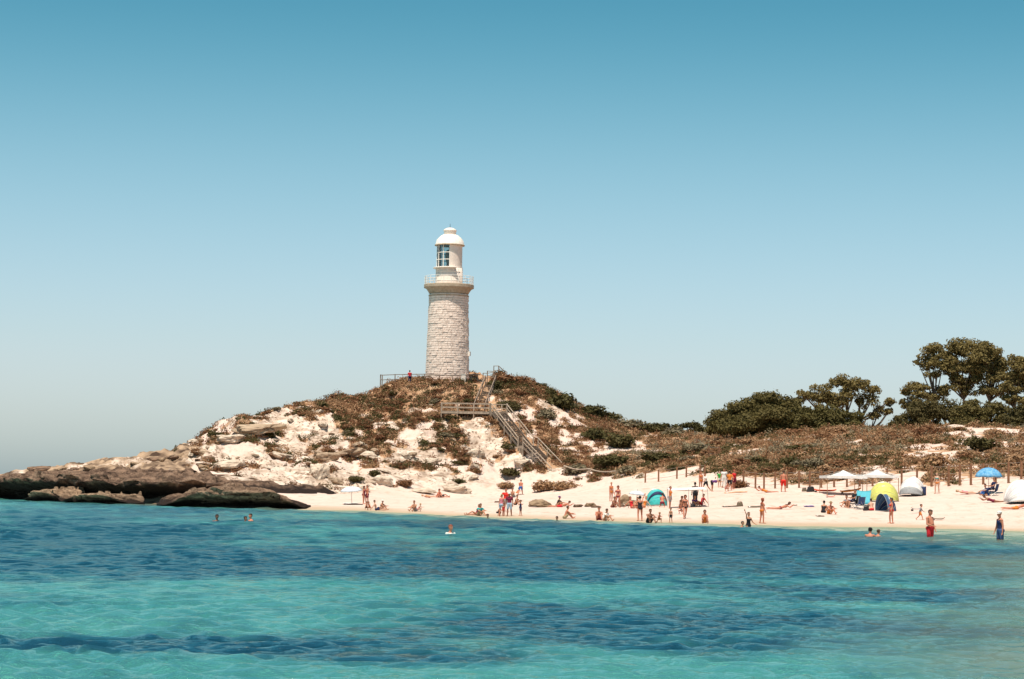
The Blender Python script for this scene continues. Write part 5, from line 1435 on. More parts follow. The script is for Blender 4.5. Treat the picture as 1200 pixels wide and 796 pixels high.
def person(p, pose, face, height, sex, skin, hair, wear, label, longhair=False, child=False, sink=0.0, group=None):
    i = body_proto(pose, sex, child)
    ref = body_proto('stand', sex, child)['top']
    s = height / ref
    root = empty('person', (p[0], p[1], p[2] - sink), R(face), label, 'person', group)
    wide = 1.0 + .16 * ((hash_name(label) % 100) / 100)
    root.scale = (s * wide, s * wide, s)
    b = link('body', i['me'], None, root); b.material_slots[0].link = 'OBJECT'; b.material_slots[0].material = skin_mat(skin)
    W = [(g, cloth_mat(c)) for g, c in wear]
    if hair: W.append(('longhair' if longhair else 'hair', hair_mat(hair)))
    for g, m in W:
        gm = garment(i, g)
        o = link(GNAME.get(g, g), gm, None, root); o.material_slots[0].link = 'OBJECT'; o.material_slots[0].material = m
    return root
def stand_on(px, py): return on_ground(px, py)
def wade(px, py, h, visible):
    """figure standing in the sea: 'visible' metres of it show above the surface"""
    w = on_water(px, py); return w, h - visible
# face: 0 looks at the camera, 90 looks right, -90 looks left, 180 away
S_, B_, LK = 'shorts', 'briefs', 'swimsuit'
LAND = [
    # px, feet py, pose, face, height, sex, skin, hair, wear, label, opts
    (480, 449.5, 'stand', 200, 1.72, 'm', 'tan', 'brown', [('shirt', 'red'), ('trousers', 'navy')], 'person in red shirt standing at the lookout fence by the lighthouse', {}),
    (426, 590.5, 'stand', 70, 1.62, 'f', 'red', 'brown', [('swimsuit', 'maroon')], 'woman in dark red swimsuit standing nearest the pale shade umbrella', {'lh': 1}),
    (430, 590.5, 'hips', -60, 1.7, 'm', 'red', 'brown', [(S_, 'maroon')], 'bare chested man standing right of the woman by the pale shade umbrella', {}),
    (446, 598, 'sit', 60, 1.65, 'f', 'tan', 'black', [(LK, 'black'), ('sunhat', 'white')], 'person in a white hat sitting at the water edge near the shade umbrella', {}),
    (441, 598.5, 'sitback', 100, 1.6, 'm', 'fair', 'brown', [(S_, 'navy')], 'person lounging on wet sand left of the white hat', {}),
    (429, 598, 'squat', 20, 1.1, 'm', 'tan', 'black', [(S_, 'black')], 'small dark haired child crouching at the water edge', {'child': 1}),
    (433.5, 598, 'squat', -30, 1.1, 'f', 'red', 'brown', [(LK, 'orange')], 'small child in orange crouching at the water edge', {'child': 1}),
    (487, 599.5, 'sit', -40, 1.65, 'm', 'tan', 'brown', [(S_, 'grey')], 'man sitting low at the water edge left of the pair on the sand', {}),
    (490, 599.8, 'squat', 60, 1.0, 'f', 'fair', 'blond', [(LK, 'pink')], 'fair child crouching beside the man at the water edge', {'child': 1}),
    (513, 583, 'sit', 40, 1.65, 'f', 'red', 'brown', [(LK, 'red')], 'sunbather in red sitting left of a pair below the grey boulder', {}),
    (517, 583, 'sitback', 80, 1.7, 'm', 'red', 'brown', [(S_, 'black')], 'sunbather leaning back right of the pair below the grey boulder', {}),
    (503, 583.5, 'supine', 90, 1.65, 'f', 'fair', 'blond', [(LK, 'orange')], 'pale sunbather lying flat left of the sitting pair', {}),
    (561.5, 604.5, 'sit', 30, 1.7, 'm', 'tan', 'black', [('shirt', 'teal'), (S_, 'khaki')], 'person in teal shirt sitting at the water edge', {}),
    (558.5, 604.3, 'sitback', -80, 1.5, 'f', 'red', 'brown', [(LK, 'maroon')], 'sunburnt bather reclining behind the person in teal shirt', {}),
    (587.5, 605, 'stand', 150, 1.6, 'f', 'red', 'blond', [('tank', 'pink'), (S_, 'paleblue')], 'woman in pink top and pale blue shorts in the busy group by the water', {}),
    (583, 604.5, 'squat', 60, 1.1, 'm', 'tan', 'brown', [(S_, 'black')], 'tanned child crouching at the left of the busy group by the water', {'child': 1}),
    (590, 605, 'stand', 10, 0.95, 'f', 'red', 'brown', [(LK, 'red')], 'toddler in red standing in the busy group by the water', {'child': 1}),
    (596.8, 605, 'stand', -20, 1.72, 'm', 'brown', 'black', [('shirt', 'maroon'), ('longshorts', 'paleblue'), ('cap', 'white')], 'man in dark red shirt, pale shorts and white cap in the busy group', {}),
    (592.5, 600, 'hips', 20, 1.78, 'm', 'red', 'brown', [('shirt', 'scarlet'), (S_, 'grey')], 'man in bright red shirt at the back of the busy group', {}),
    (610, 604.5, 'stand', -70, 1.15, 'm', 'tan', 'black', [('rashshirt', 'navy'), (S_, 'navy')], 'child in navy sun suit standing right of the busy group', {'child': 1}),
    (604, 592, 'sit', 50, 1.65, 'f', 'tan', 'black', [(LK, 'black')], 'dark haired woman in black sitting behind the busy group', {}),
    (602, 583, 'sit', -40, 1.65, 'm', 'tan', 'brown', [(S_, 'grey')], 'shirtless man sitting alone below the brown hedge', {}),
    (610, 580, 'walk', 160, 1.75, 'm', 'red', 'brown', [(S_, 'blue')], 'man in blue shorts walking up the sand to the stairs', {}),
    (605.5, 580, 'squat', 100, 1.2, 'm', 'red', 'brown', [(S_, 'orange')], 'child crouching beside the man in blue shorts', {'child': 1}),
    (653, 594, 'sit', 70, 1.68, 'f', 'tan', None, [('shirt', 'black'), (B_, 'black'), ('sunhat', 'purple')], 'woman in black with a purple sun hat sitting by the brown rock', {}),
    (658, 594.5, 'prone', 80, 1.6, 'm', 'red', 'brown', [(S_, 'red')], 'sunbather lying on the sand right of the purple sun hat', {}),
    (662, 608, 'sit', 100, 1.7, 'm', 'red', 'brown', [(S_, 'khaki')], 'tanned man sitting alone in the wash at the water edge', {}),
    (716, 587.5, 'stand', 30, 1.65, 'f', 'red', 'blond', [('bikini', 'orange'), (B_, 'orange')], 'woman in orange bikini standing behind the rocks', {}),
    (724, 594.5, 'hips', -30, 1.7, 'f', 'red', 'brown', [('bikini', 'maroon'), (B_, 'maroon')], 'woman in dark bikini standing in front of the rock pile', {'lh': 1}),
    (718, 595, 'sit', 40, 1.65, 'f', 'brown', 'black', [(LK, 'maroon')], 'woman in maroon sitting beside the rock pile', {}),
    (701.7, 609.5, 'sit', 0, 1.7, 'm', 'red', 'brown', [(S_, 'maroon')], 'broad tanned man sitting facing out at the water edge', {}),
    (709, 610.5, 'sit', 40, 1.55, 'f', 'tan', 'black', [('shirt', 'white')], 'dark haired woman in white sitting right of the broad tanned man', {'lh': 1}),
    (741, 596, 'sitback', 60, 1.65, 'f', 'red', 'brown', [(LK, 'red')], 'leftmost sunbather of the three in front of the rock pile', {}),
    (748, 596, 'sit', -20, 1.65, 'm', 'tan', 'brown', [(S_, 'black')], 'middle sunbather of the three in front of the rock pile', {}),
    (754.5, 595.5, 'sitback', -70, 1.65, 'f', 'fair', 'blond', [(LK, 'orange')], 'fair sunbather sitting just left of the teal tent', {}),
    (749.8, 610.5, 'wave', 200, 1.68, 'f', 'red', 'black', [(LK, 'black')], 'woman in black swimsuit standing in the wash with an arm raised', {}),
    (776, 594.5, 'kneel', 170, 1.65, 'f', 'red', 'brown', [(B_, 'maroon')], 'sunburnt woman kneeling at the mouth of the teal tent', {}),
    (760.5, 613, 'sit', 20, 1.75, 'm', 'brown', 'black', [(S_, 'black')], 'heavy dark tanned man sitting in the shallows below the teal tent', {}),
    (772, 612.5, 'squat', 10, 1.05, 'm', 'red', 'blond', [(S_, 'orange')], 'small fair child squatting in the wash', {'child': 1}),
    (786, 612.5, 'stand', -30, 1.0, 'm', 'tan', 'brown', [(S_, 'black')], 'toddler standing in the wash below the white canopy', {'child': 1}),
    (785, 596, 'stand', 60, 1.68, 'f', 'red', 'brown', [('tank', 'orange'), ('skirt', 'grey')], 'woman in orange top and grey skirt at the left pole of the white canopy', {}),
    (798, 595, 'sit', 20, 1.68, 'f', 'tan', 'black', [(LK, 'black')], 'woman in black sitting under the white canopy', {'lh': 1}),
    (804, 594, 'sit', -40, 1.65, 'f', 'fair', 'brown', [(LK, 'pink')], 'woman in pink sitting in the middle under the white canopy', {}),
    (814.5, 591, 'stand', 200, 1.75, 'm', 'dark', 'black', [('shirt', 'black'), ('trousers', 'black')], 'person dressed all in black standing under the white canopy', {}),
    (812, 594, 'sit', 40, 1.65, 'm', 'tan', 'brown', [('shirt', 'purple'), (S_, 'grey')], 'person in purple sitting in front of the one in black under the canopy', {}),
    (822, 592.5, 'sitback', -70, 1.65, 'm', 'tan', 'brown', [('shirt', 'red'), (S_, 'red')], 'person in red lounging at the right end of the white canopy', {}),
    (802.5, 608, 'walk', 10, 1.68, 'f', 'red', 'brown', [('bikini', 'black'), (B_, 'black')], 'woman walking towards the sea below the white canopy', {'lh': 1}),
    (799, 602.5, 'squat', -40, 1.0, 'f', 'red', 'brown', [(LK, 'navy')], 'child crouching beside the walking woman', {'child': 1}),
    (825.5, 613, 'sit', 0, 1.65, 'f', 'red', 'brown', [(LK, 'orange')], 'woman sitting in the wash facing the sea right of the canopy', {'lh': 1}),
    (893, 613.5, 'stand', 110, 1.66, 'f', 'red', 'red', [('bikini', 'maroon'), (B_, 'orange')], 'slim red haired woman standing alone near the water', {'lh': 1}),
    (821, 574, 'stand', 30, 1.68, 'f', 'red', 'brown', [('bikini', 'orange'), (B_, 'orange')], 'bather in orange on the sandy path by the fence gap', {}),
    (827, 576, 'walk', -60, 1.7, 'm', 'tan', 'brown', [('shirt', 'white'), (S_, 'black')], 'man in white shirt and black shorts walking down the sandy path', {}),
    (834.5, 576, 'bend', 60, 1.7, 'f', 'tan', 'brown', [('shirt', 'purple'), (S_, 'black')], 'person in purple top bending over on the upper beach', {}),
    (843, 571, 'stand', 20, 1.5, 'm', 'fair', 'brown', [('shirt', 'green'), (S_, 'white')], 'boy in green shirt by the sand track', {}),
    (848.5, 571.5, 'stand', -20, 1.75, 'm', 'tan', 'brown', [('shirt', 'white'), ('trousers', 'white')], 'person all in white by the sand track', {}),
    (855, 575, 'hips', 160, 1.75, 'm', 'red', 'black', [('shirt', 'orange'), (S_, 'black')], 'man in orange shirt and black shorts beside the red brown bush', {}),
    (860, 573, 'stand', 40, 1.72, 'f', 'red', 'red', [('shirt', 'red'), (S_, 'maroon')], 'woman in red beside the red brown bush', {}),
    (850.5, 576, 'squat', 30, 1.2, 'f', 'red', 'brown', [(LK, 'pink')], 'child squatting in front of the group by the red brown bush', {'child': 1}),
    (898, 577.5, 'prone', -90, 1.65, 'f', 'red', 'black', [(LK, 'orange')], 'dark haired sunbather lying on the upper beach near the fence', {}),
    (918, 576.5, 'stand', 150, 1.78, 'm', 'red', 'brown', [('longshorts', 'scarlet')], 'tall man in bright red shorts standing at the dune fence', {}),
    (915, 597, 'prone', 90, 1.68, 'f', 'red', 'brown', [(B_, 'maroon')], 'tanned sunbather lying on her front in the middle of the beach', {'lh': 1}),
    (965, 601, 'sit', 160, 1.65, 'f', 'tan', 'black', [(LK, 'black')], 'dark haired person sitting on the sand left of the camp chairs', {}),
    (972, 602.5, 'sit', 20, 1.7, 'm', 'red', None, [(S_, 'orange'), ('sunhat', 'khaki')], 'sunburnt man in a straw hat sitting on the open sand', {}),
    (1000, 595.5, 'chair', -70, 1.72, 'm', 'tan', 'black', [('shirt', 'black'), (S_, 'navy')], 'man in black sitting in the camp chair beside the blue shelter', {}),
    (994, 594.5, 'sit', -50, 1.7, 'm', 'tan', 'brown', [('shirt', 'grey'), (S_, 'black')], 'man in grey shirt sitting low left of the camp chair', {}),
    (1021.5, 598.5, 'sit', 190, 1.68, 'f', 'fair', 'brown', [(B_, 'red')], 'pale bare backed person sitting at the mouth of the blue dome tent', {}),
    (1044.5, 613.5, 'hips', -80, 1.7, 'f', 'red', 'brown', [('bikini', 'red'), (B_, 'red')], 'woman in red bikini standing before the yellow tent', {'lh': 1}),
    (1078.5, 609.5, 'walk', 70, 1.12, 'm', 'tan', 'brown', [('rashshirt', 'grey'), (S_, 'orange')], 'small child in grey rash shirt carrying a board', {'child': 1}),
    (1098, 578.5, 'stand', -30, 1.72, 'f', 'fair', 'blond', [('bikini', 'teal'), (B_, 'orange')], 'fair woman in teal bikini standing by the shore fence', {}),
    (1133, 579.5, 'supine', 90, 1.65, 'f', 'fair', 'blond', [(LK, 'pink')], 'pale sunbather lying flat on the upper beach by the fence', {}),
    (1157, 581, 'sit', -70, 1.72, 'm', 'tan', 'black', [('shirt', 'white'), ('trousers', 'blue')], 'person in white and blue sitting under the blue umbrella', {}),
    (1163, 581, 'chair', -80, 1.75, 'm', 'tan', 'black', [('shirt', 'navy'), ('trousers', 'navy')], 'person in navy sitting at the back under the blue umbrella', {}),
    (1164, 589, 'prone', -90, 1.68, 'f', 'brown', 'brown', [('swimsuit', 'maroon')], 'dark tanned sunbather in maroon lying below the blue umbrella', {}),
    (1192, 597, 'prone', 90, 1.75, 'm', 'red', 'red', [(S_, 'orange')], 'sunburnt man lying on the sand at the right edge', {}),
]
def add_people():
    for px, py, pose, face, h, sex, skin, hair, wear, label, op in LAND:
        p = on_ground(px, py)
        if pose == 'chair': p = p + Vector((0, 0, .02))
        person(p, pose, face, h, sex, skin, hair, wear, label, bool(op.get('lh')), bool(op.get('child')), .015)
    SEA = [
        (1090, 631, 'belly', 45, 1.88, 1.40, 'm', 'red', 'brown', [('longshorts', 'red')], 'big shirtless man in long red shorts wading in the shallows', {}),
        (1172, 634, 'stand', -75, 1.88, 1.40, 'm', 'red', None, [('tank', 'navy'), ('longshorts', 'denim'), ('cap', 'white')], 'man in navy tank top, denim shorts and white cap wading on the right', {}),
        (1018, 629.5, 'sit', 150, 1.75, .46, 'm', 'red', 'black', [(S_, 'black'), ('cap', 'black')], 'bather in a black cap sitting deep in the shallows', {}),
        (1026, 628.5, 'sit', 120, 1.55, .34, 'f', 'red', 'brown', [(LK, 'navy')], 'brown haired bather beside the black cap in the shallows', {}),
        (877, 617.5, 'wave', 30, 1.65, .82, 'f', 'tan', 'brown', [(LK, 'black')], 'bather in black swimsuit waist deep with an arm up', {}),
        (867, 618, 'sit', 60, 1.6, .36, 'm', 'tan', 'black', [(S_, 'black')], 'dark haired bather low in the water left of the one with an arm up', {}),
        (570.5, 607.5, 'sit', 20, 1.6, .30, 'm', 'brown', 'black', [(S_, 'black')], 'dark head of a bather just off the busy group', {}),
        (653.7, 610, 'sit', -20, 1.6, .28, 'm', 'brown', 'black', [(S_, 'black')], 'dark head of a bather left of the man in the wash', {}),
        (254, 611, 'stand', 20, 1.75, .38, 'm', 'dark', 'black', [(S_, 'black')], 'lone dark haired swimmer off the dark rock tongue', {}),
        (287, 612, 'stand', 70, 1.7, .32, 'm', 'brown', 'black', [(S_, 'black')], 'left swimmer of the close pair off the dark rocks', {}),
        (294, 611, 'stand', -50, 1.75, .42, 'f', 'red', 'black', [(LK, 'black')], 'right swimmer of the close pair, higher out of the water', {}),
        (527.5, 627.5, 'stand', 40, 1.75, .46, 'm', 'red', 'red', [('rashshirt', 'white')], 'swimmer with reddish hair and white shirt alone in the bay', {}),
    ]
    for px, py, pose, face, h, vis, sex, skin, hair, wear, label, op in SEA:
        w = on_water(px, py); i = body_proto(pose, sex); s = h / body_proto('stand', sex)['top']
        sink = i['top'] * s - vis
        if pose == 'wave': sink = h * .96 - vis
        person(w, pose, face, h, sex, skin, hair, wear, label, False, False, sink)
add_people()

# ================================================================== beach things
def fabric(name, c, c2=None, rough=.7): return plain('fabric_' + name, c, c2 or tuple(v * .85 for v in c), rough, 5, .2)
FW = fabric('white', (0.80, 0.78, 0.76)); FPB = fabric('pale_blue', (0.62, 0.68, 0.74)); FTEAL = fabric('teal', (0.05, 0.45, 0.44)); FNAVY = fabric('navy', (0.02, 0.035, 0.10))
FYEL = fabric('lime', (0.62, 0.62, 0.16)); FBLUE = fabric('slate_blue', (0.06, 0.12, 0.22)); FUMB = fabric('umbrella_blue', (0.06, 0.27, 0.52), (0.20, 0.42, 0.62)); FCY = fabric('cyan', (0.10, 0.48, 0.60))
FGREY = fabric('grey', (0.35, 0.36, 0.37)); FOR = fabric('orange', (0.72, 0.26, 0.05)); FRED = fabric('red', (0.66, 0.09, 0.03)); FPALE = fabric('pale_cloth', (0.70, 0.66, 0.66)); FBRN = fabric('olive_brown', (0.16, 0.12, 0.08)); FBLK = fabric('black', (0.02, 0.02, 0.022))
M_POLE = plain('tent_pole', (0.45, 0.44, 0.42), None, .4, 8, 0, .5, .3)
M_POLEB = plain('brown_pole', (0.30, 0.17, 0.09), None, .5, 8, 0)
def shell(b, fn, nu, nv, th=.012):
    """two-sided sheet from a surface function"""
    P = [[Vector(fn(u / nu, v / nv)) for v in range(nv + 1)] for u in range(nu + 1)]
    V, F = [], []
    m = nv + 1
    for side in (0, 1):
        for u in range(nu + 1):
            for v in range(nv + 1):
                a = P[min(u + 1, nu)][v] - P[max(u - 1, 0)][v]; c = P[u][min(v + 1, nv)] - P[u][max(v - 1, 0)]
                n = a.cross(c); n = n.normalized() if n.length > 1e-9 else Vector((0, 0, 1))
                V.append(P[u][v] + n * (th if side else 0))
    N = (nu + 1) * m
    for u in range(nu):
        for v in range(nv):
            i = u * m + v; F.append((i, i + m, i + m + 1, i + 1)); F.append((N + i, N + i + 1, N + i + m + 1, N + i + m))
    for u in range(nu):
        F.append((u * m, N + u * m, N + (u + 1) * m, (u + 1) * m)); k = u * m + nv; F.append((k, k + m, N + k + m, N + k))
    for v in range(nv):
        F.append((v, v + 1, N + v + 1, N + v)); k = nu * m + v; F.append((k, N + k, N + k + 1, k + 1))
    b.add(V, F); return b
def dome_tent(px, py, w, h, dep, rz, mats, label, window=None, back_dep=None):
    """pop-up shelter: four gores swept from the open front arch to the back hem, arched poles between them"""
    p = on_ground(px, py); root = empty('beach_tent', p, rz, label, 'tent')
    def S(u, v):
        a = math.pi * v; th = R(-8 + 95 * u)
        sag = 1 - .05 * math.sin(math.pi * ((u * 4) % 1.0))
        return (w / 2 * math.cos(a) * (1 - .12 * u) * sag, dep * math.sin(th) * (0.25 + .75 * math.sin(a)), h * math.sin(a) * math.cos(th) * sag * (1 if u < .95 else 1) + .01)
    for g in range(4):
        b = MB(); shell(b, lambda u, v, g=g: S((g + u * .995) / 4, v), 5, 16)
        b.build('gore', mats[g % len(mats)], root, True)
    for g in range(4):
        b = MB(); b.tube([Vector(S(g / 4, k / 16)) + Vector((0, -.01, .012)) for k in range(17)], .016, 5); b.build('pole', M_POLE, root)
    b = MB(); shell(b, lambda u, v: (w * .48 * (2 * v - 1), -.5 * 0 - .25 + dep * .9 * u, .02 + .02 * math.sin(9 * u) * math.sin(7 * v)), 6, 6, .01); b.build('floor', FGREY, root)
    if window:
        b = MB(); shell(b, lambda u, v: Vector(S(.42 + .16 * u, .10 + .80 * v)) * 1.012 + Vector((0, .02, .02)), 3, 14); b.build('window_band', window, root, True)
    return root
dome_tent(769, 593, 1.75, 1.35, 1.2, R(188), [FTEAL, FTEAL, FTEAL, FTEAL], 'small teal dome tent with a dark band on the sand', FNAVY)
# turned so its back, not its mouth, faces the sea
dome_tent(1034, 599, 1.55, 1.25, 1.1, R(-62), [FBLUE, FBLUE, FNAVY, FBLUE], 'slate blue dome tent in front of the yellow tent')
dome_tent(1035.5, 587.5, 2.35, 1.5, 1.5, R(175), [FYEL, FYEL, FYEL, FYEL], 'bright yellow green beach tent behind the blue dome')
dome_tent(1069, 580.5, 2.1, 1.45, 1.4, R(160), [FW, FPALE, FW, FGREY], 'white dome tent with a navy side near the dune fence')
dome_tent(1199, 588.5, 2.9, 1.65, 1.7, R(186), [FW, FPALE, FW, FW], 'large white beach tent cut by the right edge')
def flat_thing(name, px, py, size, mat, label, cat, rz=0.0, h=0.35, group=None, parts=()):
    p = on_ground(px, py); root = empty(name, p, rz, label, cat, group)
    return root
# navy windbreak beside the white dome
p = on_ground(1075.5, 581); wb = empty('windbreak', p, R(6), 'navy cloth windbreak leaning by the white dome tent', 'windbreak')
b = MB(); shell(b, lambda u, v: (-.6 + 1.2 * v, -.2 + .10 * math.sin(5 * v), .05 + .68 * u), 4, 10); b.build('panel', FNAVY, wb, True)
for x in (-.6, 0, .6): MB().tube([(x, -.22, -.2), (x, -.2, .8)], .018, 5).build('stake', M_POLE, wb)
# blue-cyan open shelter by the camp chair
p = on_ground(1012, 592.5); sh = empty('sun_shelter', p, R(-25), 'light blue half shelter between the camp chair and the yellow tent', 'shelter')
b = MB(); shell(b, lambda u, v: (-.55 + 1.1 * v, .45 * math.sin(R(100) * u) - .35, .1 + 1.05 * math.sin(R(92) * u) - .08 * math.sin(math.pi * v) * u), 8, 8); b.build('canopy', FCY, sh, True)
for x in (-.55, .55): MB().tube([(x, -.35, 0), (x, .12, 1.14)], .016, 5).build('pole', M_POLE, sh)
def umbrella(px, py, dia, h, rise, mat, label, tilt=(0, 0), name='beach_umbrella', n=8):
    p = on_ground(px, py); root = empty(name, p, .2, label, 'umbrella'); root.rotation_euler = (tilt[0], tilt[1], .2)
    for k in range(n):
        a0, a1 = 2 * math.pi * k / n, 2 * math.pi * (k + 1) / n
        def S(u, v):
            a = a0 + (a1 - a0) * v; sag = 1 - .10 * math.sin(math.pi * v) * u
            r = dia / 2 * math.sin(u * R(72)) / math.sin(R(72)) * (1 - .04 * math.sin(math.pi * v) * u)
            return (r * math.cos(a), r * math.sin(a), h - rise * (1 - math.cos(u * R(72))) / (1 - math.cos(R(72))) * (1 + (1 - sag) * .8))
        b = MB(); shell(b, S, 7, 5, .008); pn = b.build('panel', mat, root, True)
        MB().tube([(dia / 2 * math.sin(t * R(72)) / math.sin(R(72)) * math.cos(a0), dia / 2 * math.sin(t * R(72)) / math.sin(R(72)) * math.sin(a0), h - .02 - rise * (1 - math.cos(t * R(72))) / (1 - math.cos(R(72)))) for t in (0, .33, .66, 1)], .010, 4).build('rib', M_POLE, root)
    MB().tube([(0, 0, -.3), (0, 0, h + .12)], .024, 6).build('pole', M_POLE, root)
    MB().lathe([(.0, h + .16), (.03, h + .12), (.03, h + .04), (.0, h + .03)], 8).build('finial', M_POLE, root)
    return root
umbrella(1158.5, 578.5, 2.25, 2.05, .72, FUMB, 'blue beach umbrella over two seated people on the right')
umbrella(412.5, 591.5, 1.95, 1.62, .38, FPB, 'pale lilac shade umbrella beside the rocks on the far beach', (R(4), R(-5)))
umbrella(745, 594, 1.35, 1.25, .30, FPB, 'low pale blue umbrella between the rock pile and the teal tent', (R(0), R(6)))
def gazebo(px, py, w, dep, h, peak, label, rz=0.0):
    p = on_ground(px, py); root = empty('gazebo', p, rz, label, 'gazebo')
    C = [(-w / 2, -dep / 2), (w / 2, -dep / 2), (w / 2, dep / 2), (-w / 2, dep / 2)]
    ap = Vector((0, 0, peak))
    for k in range(4):
        a, c = Vector((*C[k], h)), Vector((*C[(k + 1) % 4], h))
        def S(u, v):
            e = a.lerp(c, v); q = e.lerp(ap, u * .98); q.z -= .16 * math.sin(math.pi * u) ; return q
        b = MB(); shell(b, S, 8, 8, .01); pn = b.build('roof_panel', FW, root, True)
        b = MB(); shell(b, lambda u, v: a.lerp(c, v) + Vector((0, 0, -.22 * u - .02 * math.sin(v * 25) * u)) + (a + c).normalized() * .012, 2, 12, .008); b.build('valance', FW, root)
        g = ground(*(p.xy + Matrix.Rotation(rz, 2) @ Vector(C[k]))) - p.z
        MB().box((C[k][0] * .985, C[k][1] * .985, (h + g - .15) / 2), (.05, .05, h - g + .1)).build('leg', M_POLEB, root)
        MB().tube([Vector((C[k][0] * .97, C[k][1] * .97, h - .06)), ap * .97], .016, 4).build('roof_strut', M_POLE, root)
        d0, d1 = Vector((C[k][0] * .985, C[k][1] * .985, h - .35)), Vector((C[(k + 1) % 4][0] * .985, C[(k + 1) % 4][1] * .985, h - .35))
        MB().tube([d0, d0.lerp(d1, .5) + Vector((0, 0, .25)), d1], .014, 4).build('truss', M_POLE, root)
    return root
gazebo(988, 579.5, 3.3, 3.0, 1.5, 1.98, 'left white gazebo of the joined pair on the upper beach', R(4))
gazebo(1027, 578.5, 3.0, 3.0, 1.5, 1.98, 'right white gazebo of the joined pair on the upper beach', R(4))
# flat white canopy held on thin poles, sagging
p = on_ground(805, 594.5); cn = empty('shade_canopy', p, R(2), 'flat white shade canopy on thin poles over a seated group', 'canopy')
def cs(u, v): x, y = -1.42 + 2.85 * v, -1.0 + 2.4 * u; return (x, y, 1.28 + .12 * v + .16 * u - .16 * math.sin(math.pi * v) * math.sin(math.pi * u))
b = MB(); shell(b, cs, 10, 14, .01); b.build('cloth', FW, cn, True)
for u, v in ((0, 0.02), (0, .5), (0, 1), (1, 0.02), (1, .98)):
    t = Vector(cs(u, v)); MB().tube([(t.x + (.12 if v == 1 else 0), t.y, -.25), t + Vector((0, 0, .03))], .022, 5).build('pole', M_POLE, cn)
# camp chairs
def camp_chair(px, py, rz, mat, label):
    p = on_ground(px, py); root = empty('camp_chair', p, rz, label, 'chair')
    b = MB(); shell(b, lambda u, v: (-.27 + .54 * v, -.25 + .5 * u, .36 - .06 * math.sin(math.pi * v)), 4, 6); b.build('seat', mat, root)
    b = MB(); shell(b, lambda u, v: (-.27 + .54 * v, .25 + .16 * u - .05 * math.sin(math.pi * v), .36 + .55 * u), 4, 6); b.build('backrest', mat, root)
    for x in (-.29, .29):
        for y0, y1, z1 in ((-.27, .30, .40), (.30, -.27, .58)): MB().tube([(x, y0, -.03), (x, y1, z1)], .014, 5).build('leg', M_POLE, root)
        MB().box((x, -.02, .6), (.06, .5, .025)).build('armrest', FBLK, root)
        MB().tube([(x, .27, .36), (x, .42, .95)], .014, 5).build('back_post', M_POLE, root)
camp_chair(1000.5, 595.5, R(-70), FBLK, 'black camp chair with a man in it beside the blue shelter')
camp_chair(1007, 597, R(-40), FNAVY, 'empty navy camp chair at the edge of the blue dome tent')
camp_chair(1163.5, 581, R(-80), FNAVY, 'low navy chair under the blue umbrella')
# boards and kayaks
def board(px, py, L, w, mat, label, rz, name='surfboard', cat='board', tilt=0.0, lift=.08, th=.07, deckmat=None):
    p = on_ground(px, py); root = empty(name, p + Vector((0, 0, lift)), rz, label, cat); root.rotation_euler = (0, tilt, rz)
    V, F = [], []; n, m = 22, 10
    for i in range(n + 1):
        t = i / n; x = (t - .5) * L; wd = w / 2 * max(.02, math.sin(math.pi * (t * .94 + .03)) ** .55); rk = .10 * (2 * t - 1) ** 4 + .02
        for k in range(m):
            a = 2 * math.pi * k / m; V.append((x, wd * math.cos(a), rk + th / 2 * math.sin(a) * (wd / (w / 2)) ** .4))
    for i in range(n):
        for k in range(m): F.append((i * m + k, (i + 1) * m + k, (i + 1) * m + (k + 1) % m, i * m + (k + 1) % m))
    F += [tuple(range(m)), tuple(n * m + k for k in reversed(range(m)))]
    link('hull', mesh('hull', V, F, True), mat, root)
    for s in (-1, 1): MB().box((-L * .42, s * w * .12, -.07), (.14, .012, .13)).build('fin', FBLK, root)
    if deckmat: MB().box((L * -.18, 0, th / 2 + .028), (L * .3, w * .5, .012)).build('deck_pad', deckmat, root)
    return root
board(967, 577, 1.85, .55, FRED, 'orange red paddle board lying left of the white gazebos', R(5), th=.16, lift=.12)
board(997, 580, 1.75, 1.0, FOR, 'wide orange float raised under the left gazebo', R(6), 'inflatable_float', 'float', R(-9), .32, .16, FNAVY)
board(1073.5, 601.5, .75, .38, FGREY, 'small grey board tucked by the child in grey rash shirt', R(20), 'bodyboard', 'board', 0, .28, .05)
board(1100, 609.5, .85, .40, FBRN, 'small brown board lying behind the man in red shorts', R(8), 'bodyboard', 'board', 0, .06, .06)
board(973.5, 583, .7, .4, FRED, 'small red board on the sand below the orange paddle board', R(4), 'bodyboard', 'board', 0, .06, .06)
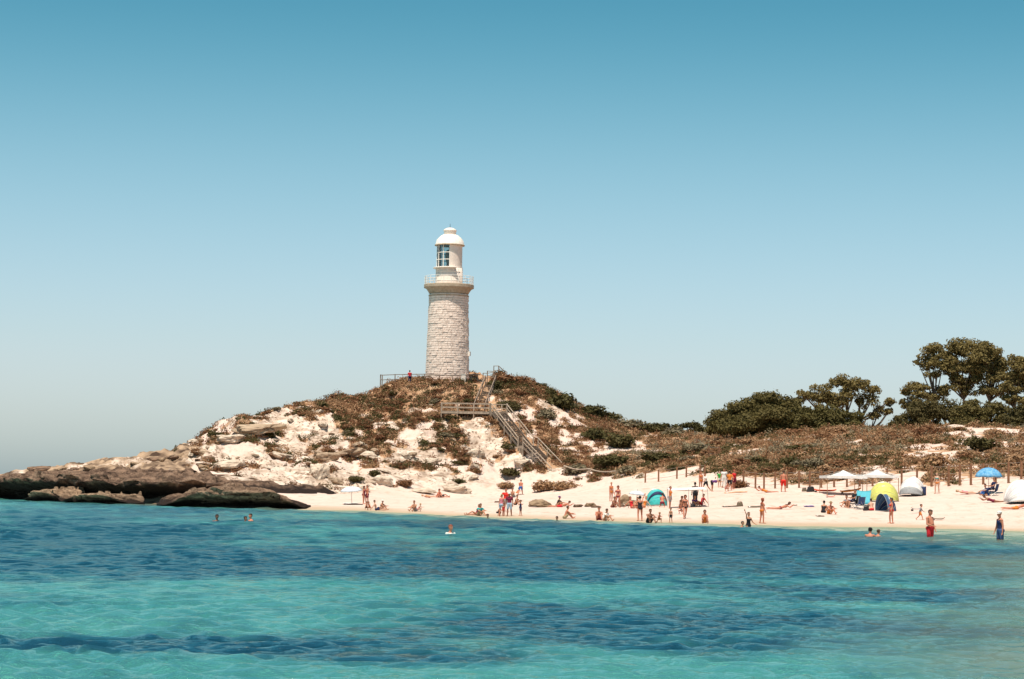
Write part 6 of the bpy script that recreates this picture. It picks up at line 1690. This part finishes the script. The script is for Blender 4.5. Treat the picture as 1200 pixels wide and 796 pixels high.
# towels, bags
def towel(px, py, L, w, mat, label, rz, k=0):
    p = on_ground(px, py); root = empty('beach_towel', p, rz, label, 'towel')
    def S(u, v):
        x, y = (u - .5) * L, (v - .5) * w; cs_, sn = math.cos(rz), math.sin(rz)
        g = ground(p.x + x * cs_ - y * sn, p.y + x * sn + y * cs_) - p.z
        return (x, y, g + .025 + .035 * abs(math.sin(5 * u + k)) * abs(math.sin(4 * v + k * 2)) + .02 * vn(np.array([x * 4 + k]), np.array([y * 4]))[0])
    b = MB(); shell(b, S, 12, 8, .02); b.build('cloth', mat, root, True)
    b = MB(); shell(b, lambda u, v: Vector(S(.08 + .08 * u, v)) + Vector((0, 0, .022)), 2, 8, .004); b.build('stripe', FW, root, True)
    return root
towel(858, 594, 1.5, .8, FBRN, 'rumpled dark towel on the sand right of the canopy', R(5), 1)
towel(885, 594.5, 1.1, .8, FBRN, 'dark towel on the sand left of the red haired woman', R(-4), 3)
towel(948, 594, .75, .5, fabric('violet', (.16, .12, .32)), 'small folded violet towel in the middle of the beach', R(3), 4)
towel(961, 605.5, .55, .4, FBRN, 'small dark cloth on the sand near the straw hat man', R(10), 5)
towel(414, 591.5, 1.7, .9, FBLK, 'dark towel spread in the shade of the pale lilac umbrella', R(3), 6)
towel(411, 590.5, 1.4, .7, FW, 'white towel behind the dark one under the pale lilac umbrella', R(3), 7)
towel(862, 577.5, 1.9, .7, FOR, 'orange towel on the upper beach below the red brown bush', R(2), 8)
towel(931, 592.5, .4, .35, FBRN, 'tiny dark cloth beyond the sunbather in the middle of the beach', R(2), 9)
def bag(px, py, mat, label, s=.45, rz=.3):
    p = on_ground(px, py); root = empty('beach_bag', p, rz, label, 'bag')
    bm = bmesh.new(); bmesh.ops.create_cube(bm, size=1.0); bmesh.ops.subdivide_edges(bm, edges=bm.edges[:], cuts=4, use_grid_fill=True)
    for v in bm.verts:
        q = v.co; r = q.length; q.x *= .95; f = 1 - .28 * (q.z + .5); v.co = Vector((q.x * s * 1.3 * f, q.y * s * .7 * (f - .1 * (q.z + .5)), (q.z + .48) * s * .85 + .03 * math.sin(q.x * 7)))
    me = bpy.data.meshes.new('sack'); bm.to_mesh(me); bm.free(); me.shade_smooth(); link('sack', me, mat, root)
    for y in (-.08, .08): MB().tube([(-.14, y, s * .78), (-.09, y, s * .98), (.09, y, s * .98), (.14, y, s * .78)], .014, 5).build('handle', mat, root)
bag(950, 576.5, FBLK, 'black beach bag against the dune fence', .5)
bag(942.5, 576, FBRN, 'brown bag left of the black bag at the dune fence', .32)
bag(1081, 581, FBLK, 'dark bag at the right end of the navy windbreak', .35)
bag(1015.5, 598.5, FBLK, 'dark bag between the camp chair and the blue dome tent', .38)
bag(867, 593.5, FBRN, 'brown bag at the end of the rumpled dark towel', .38)
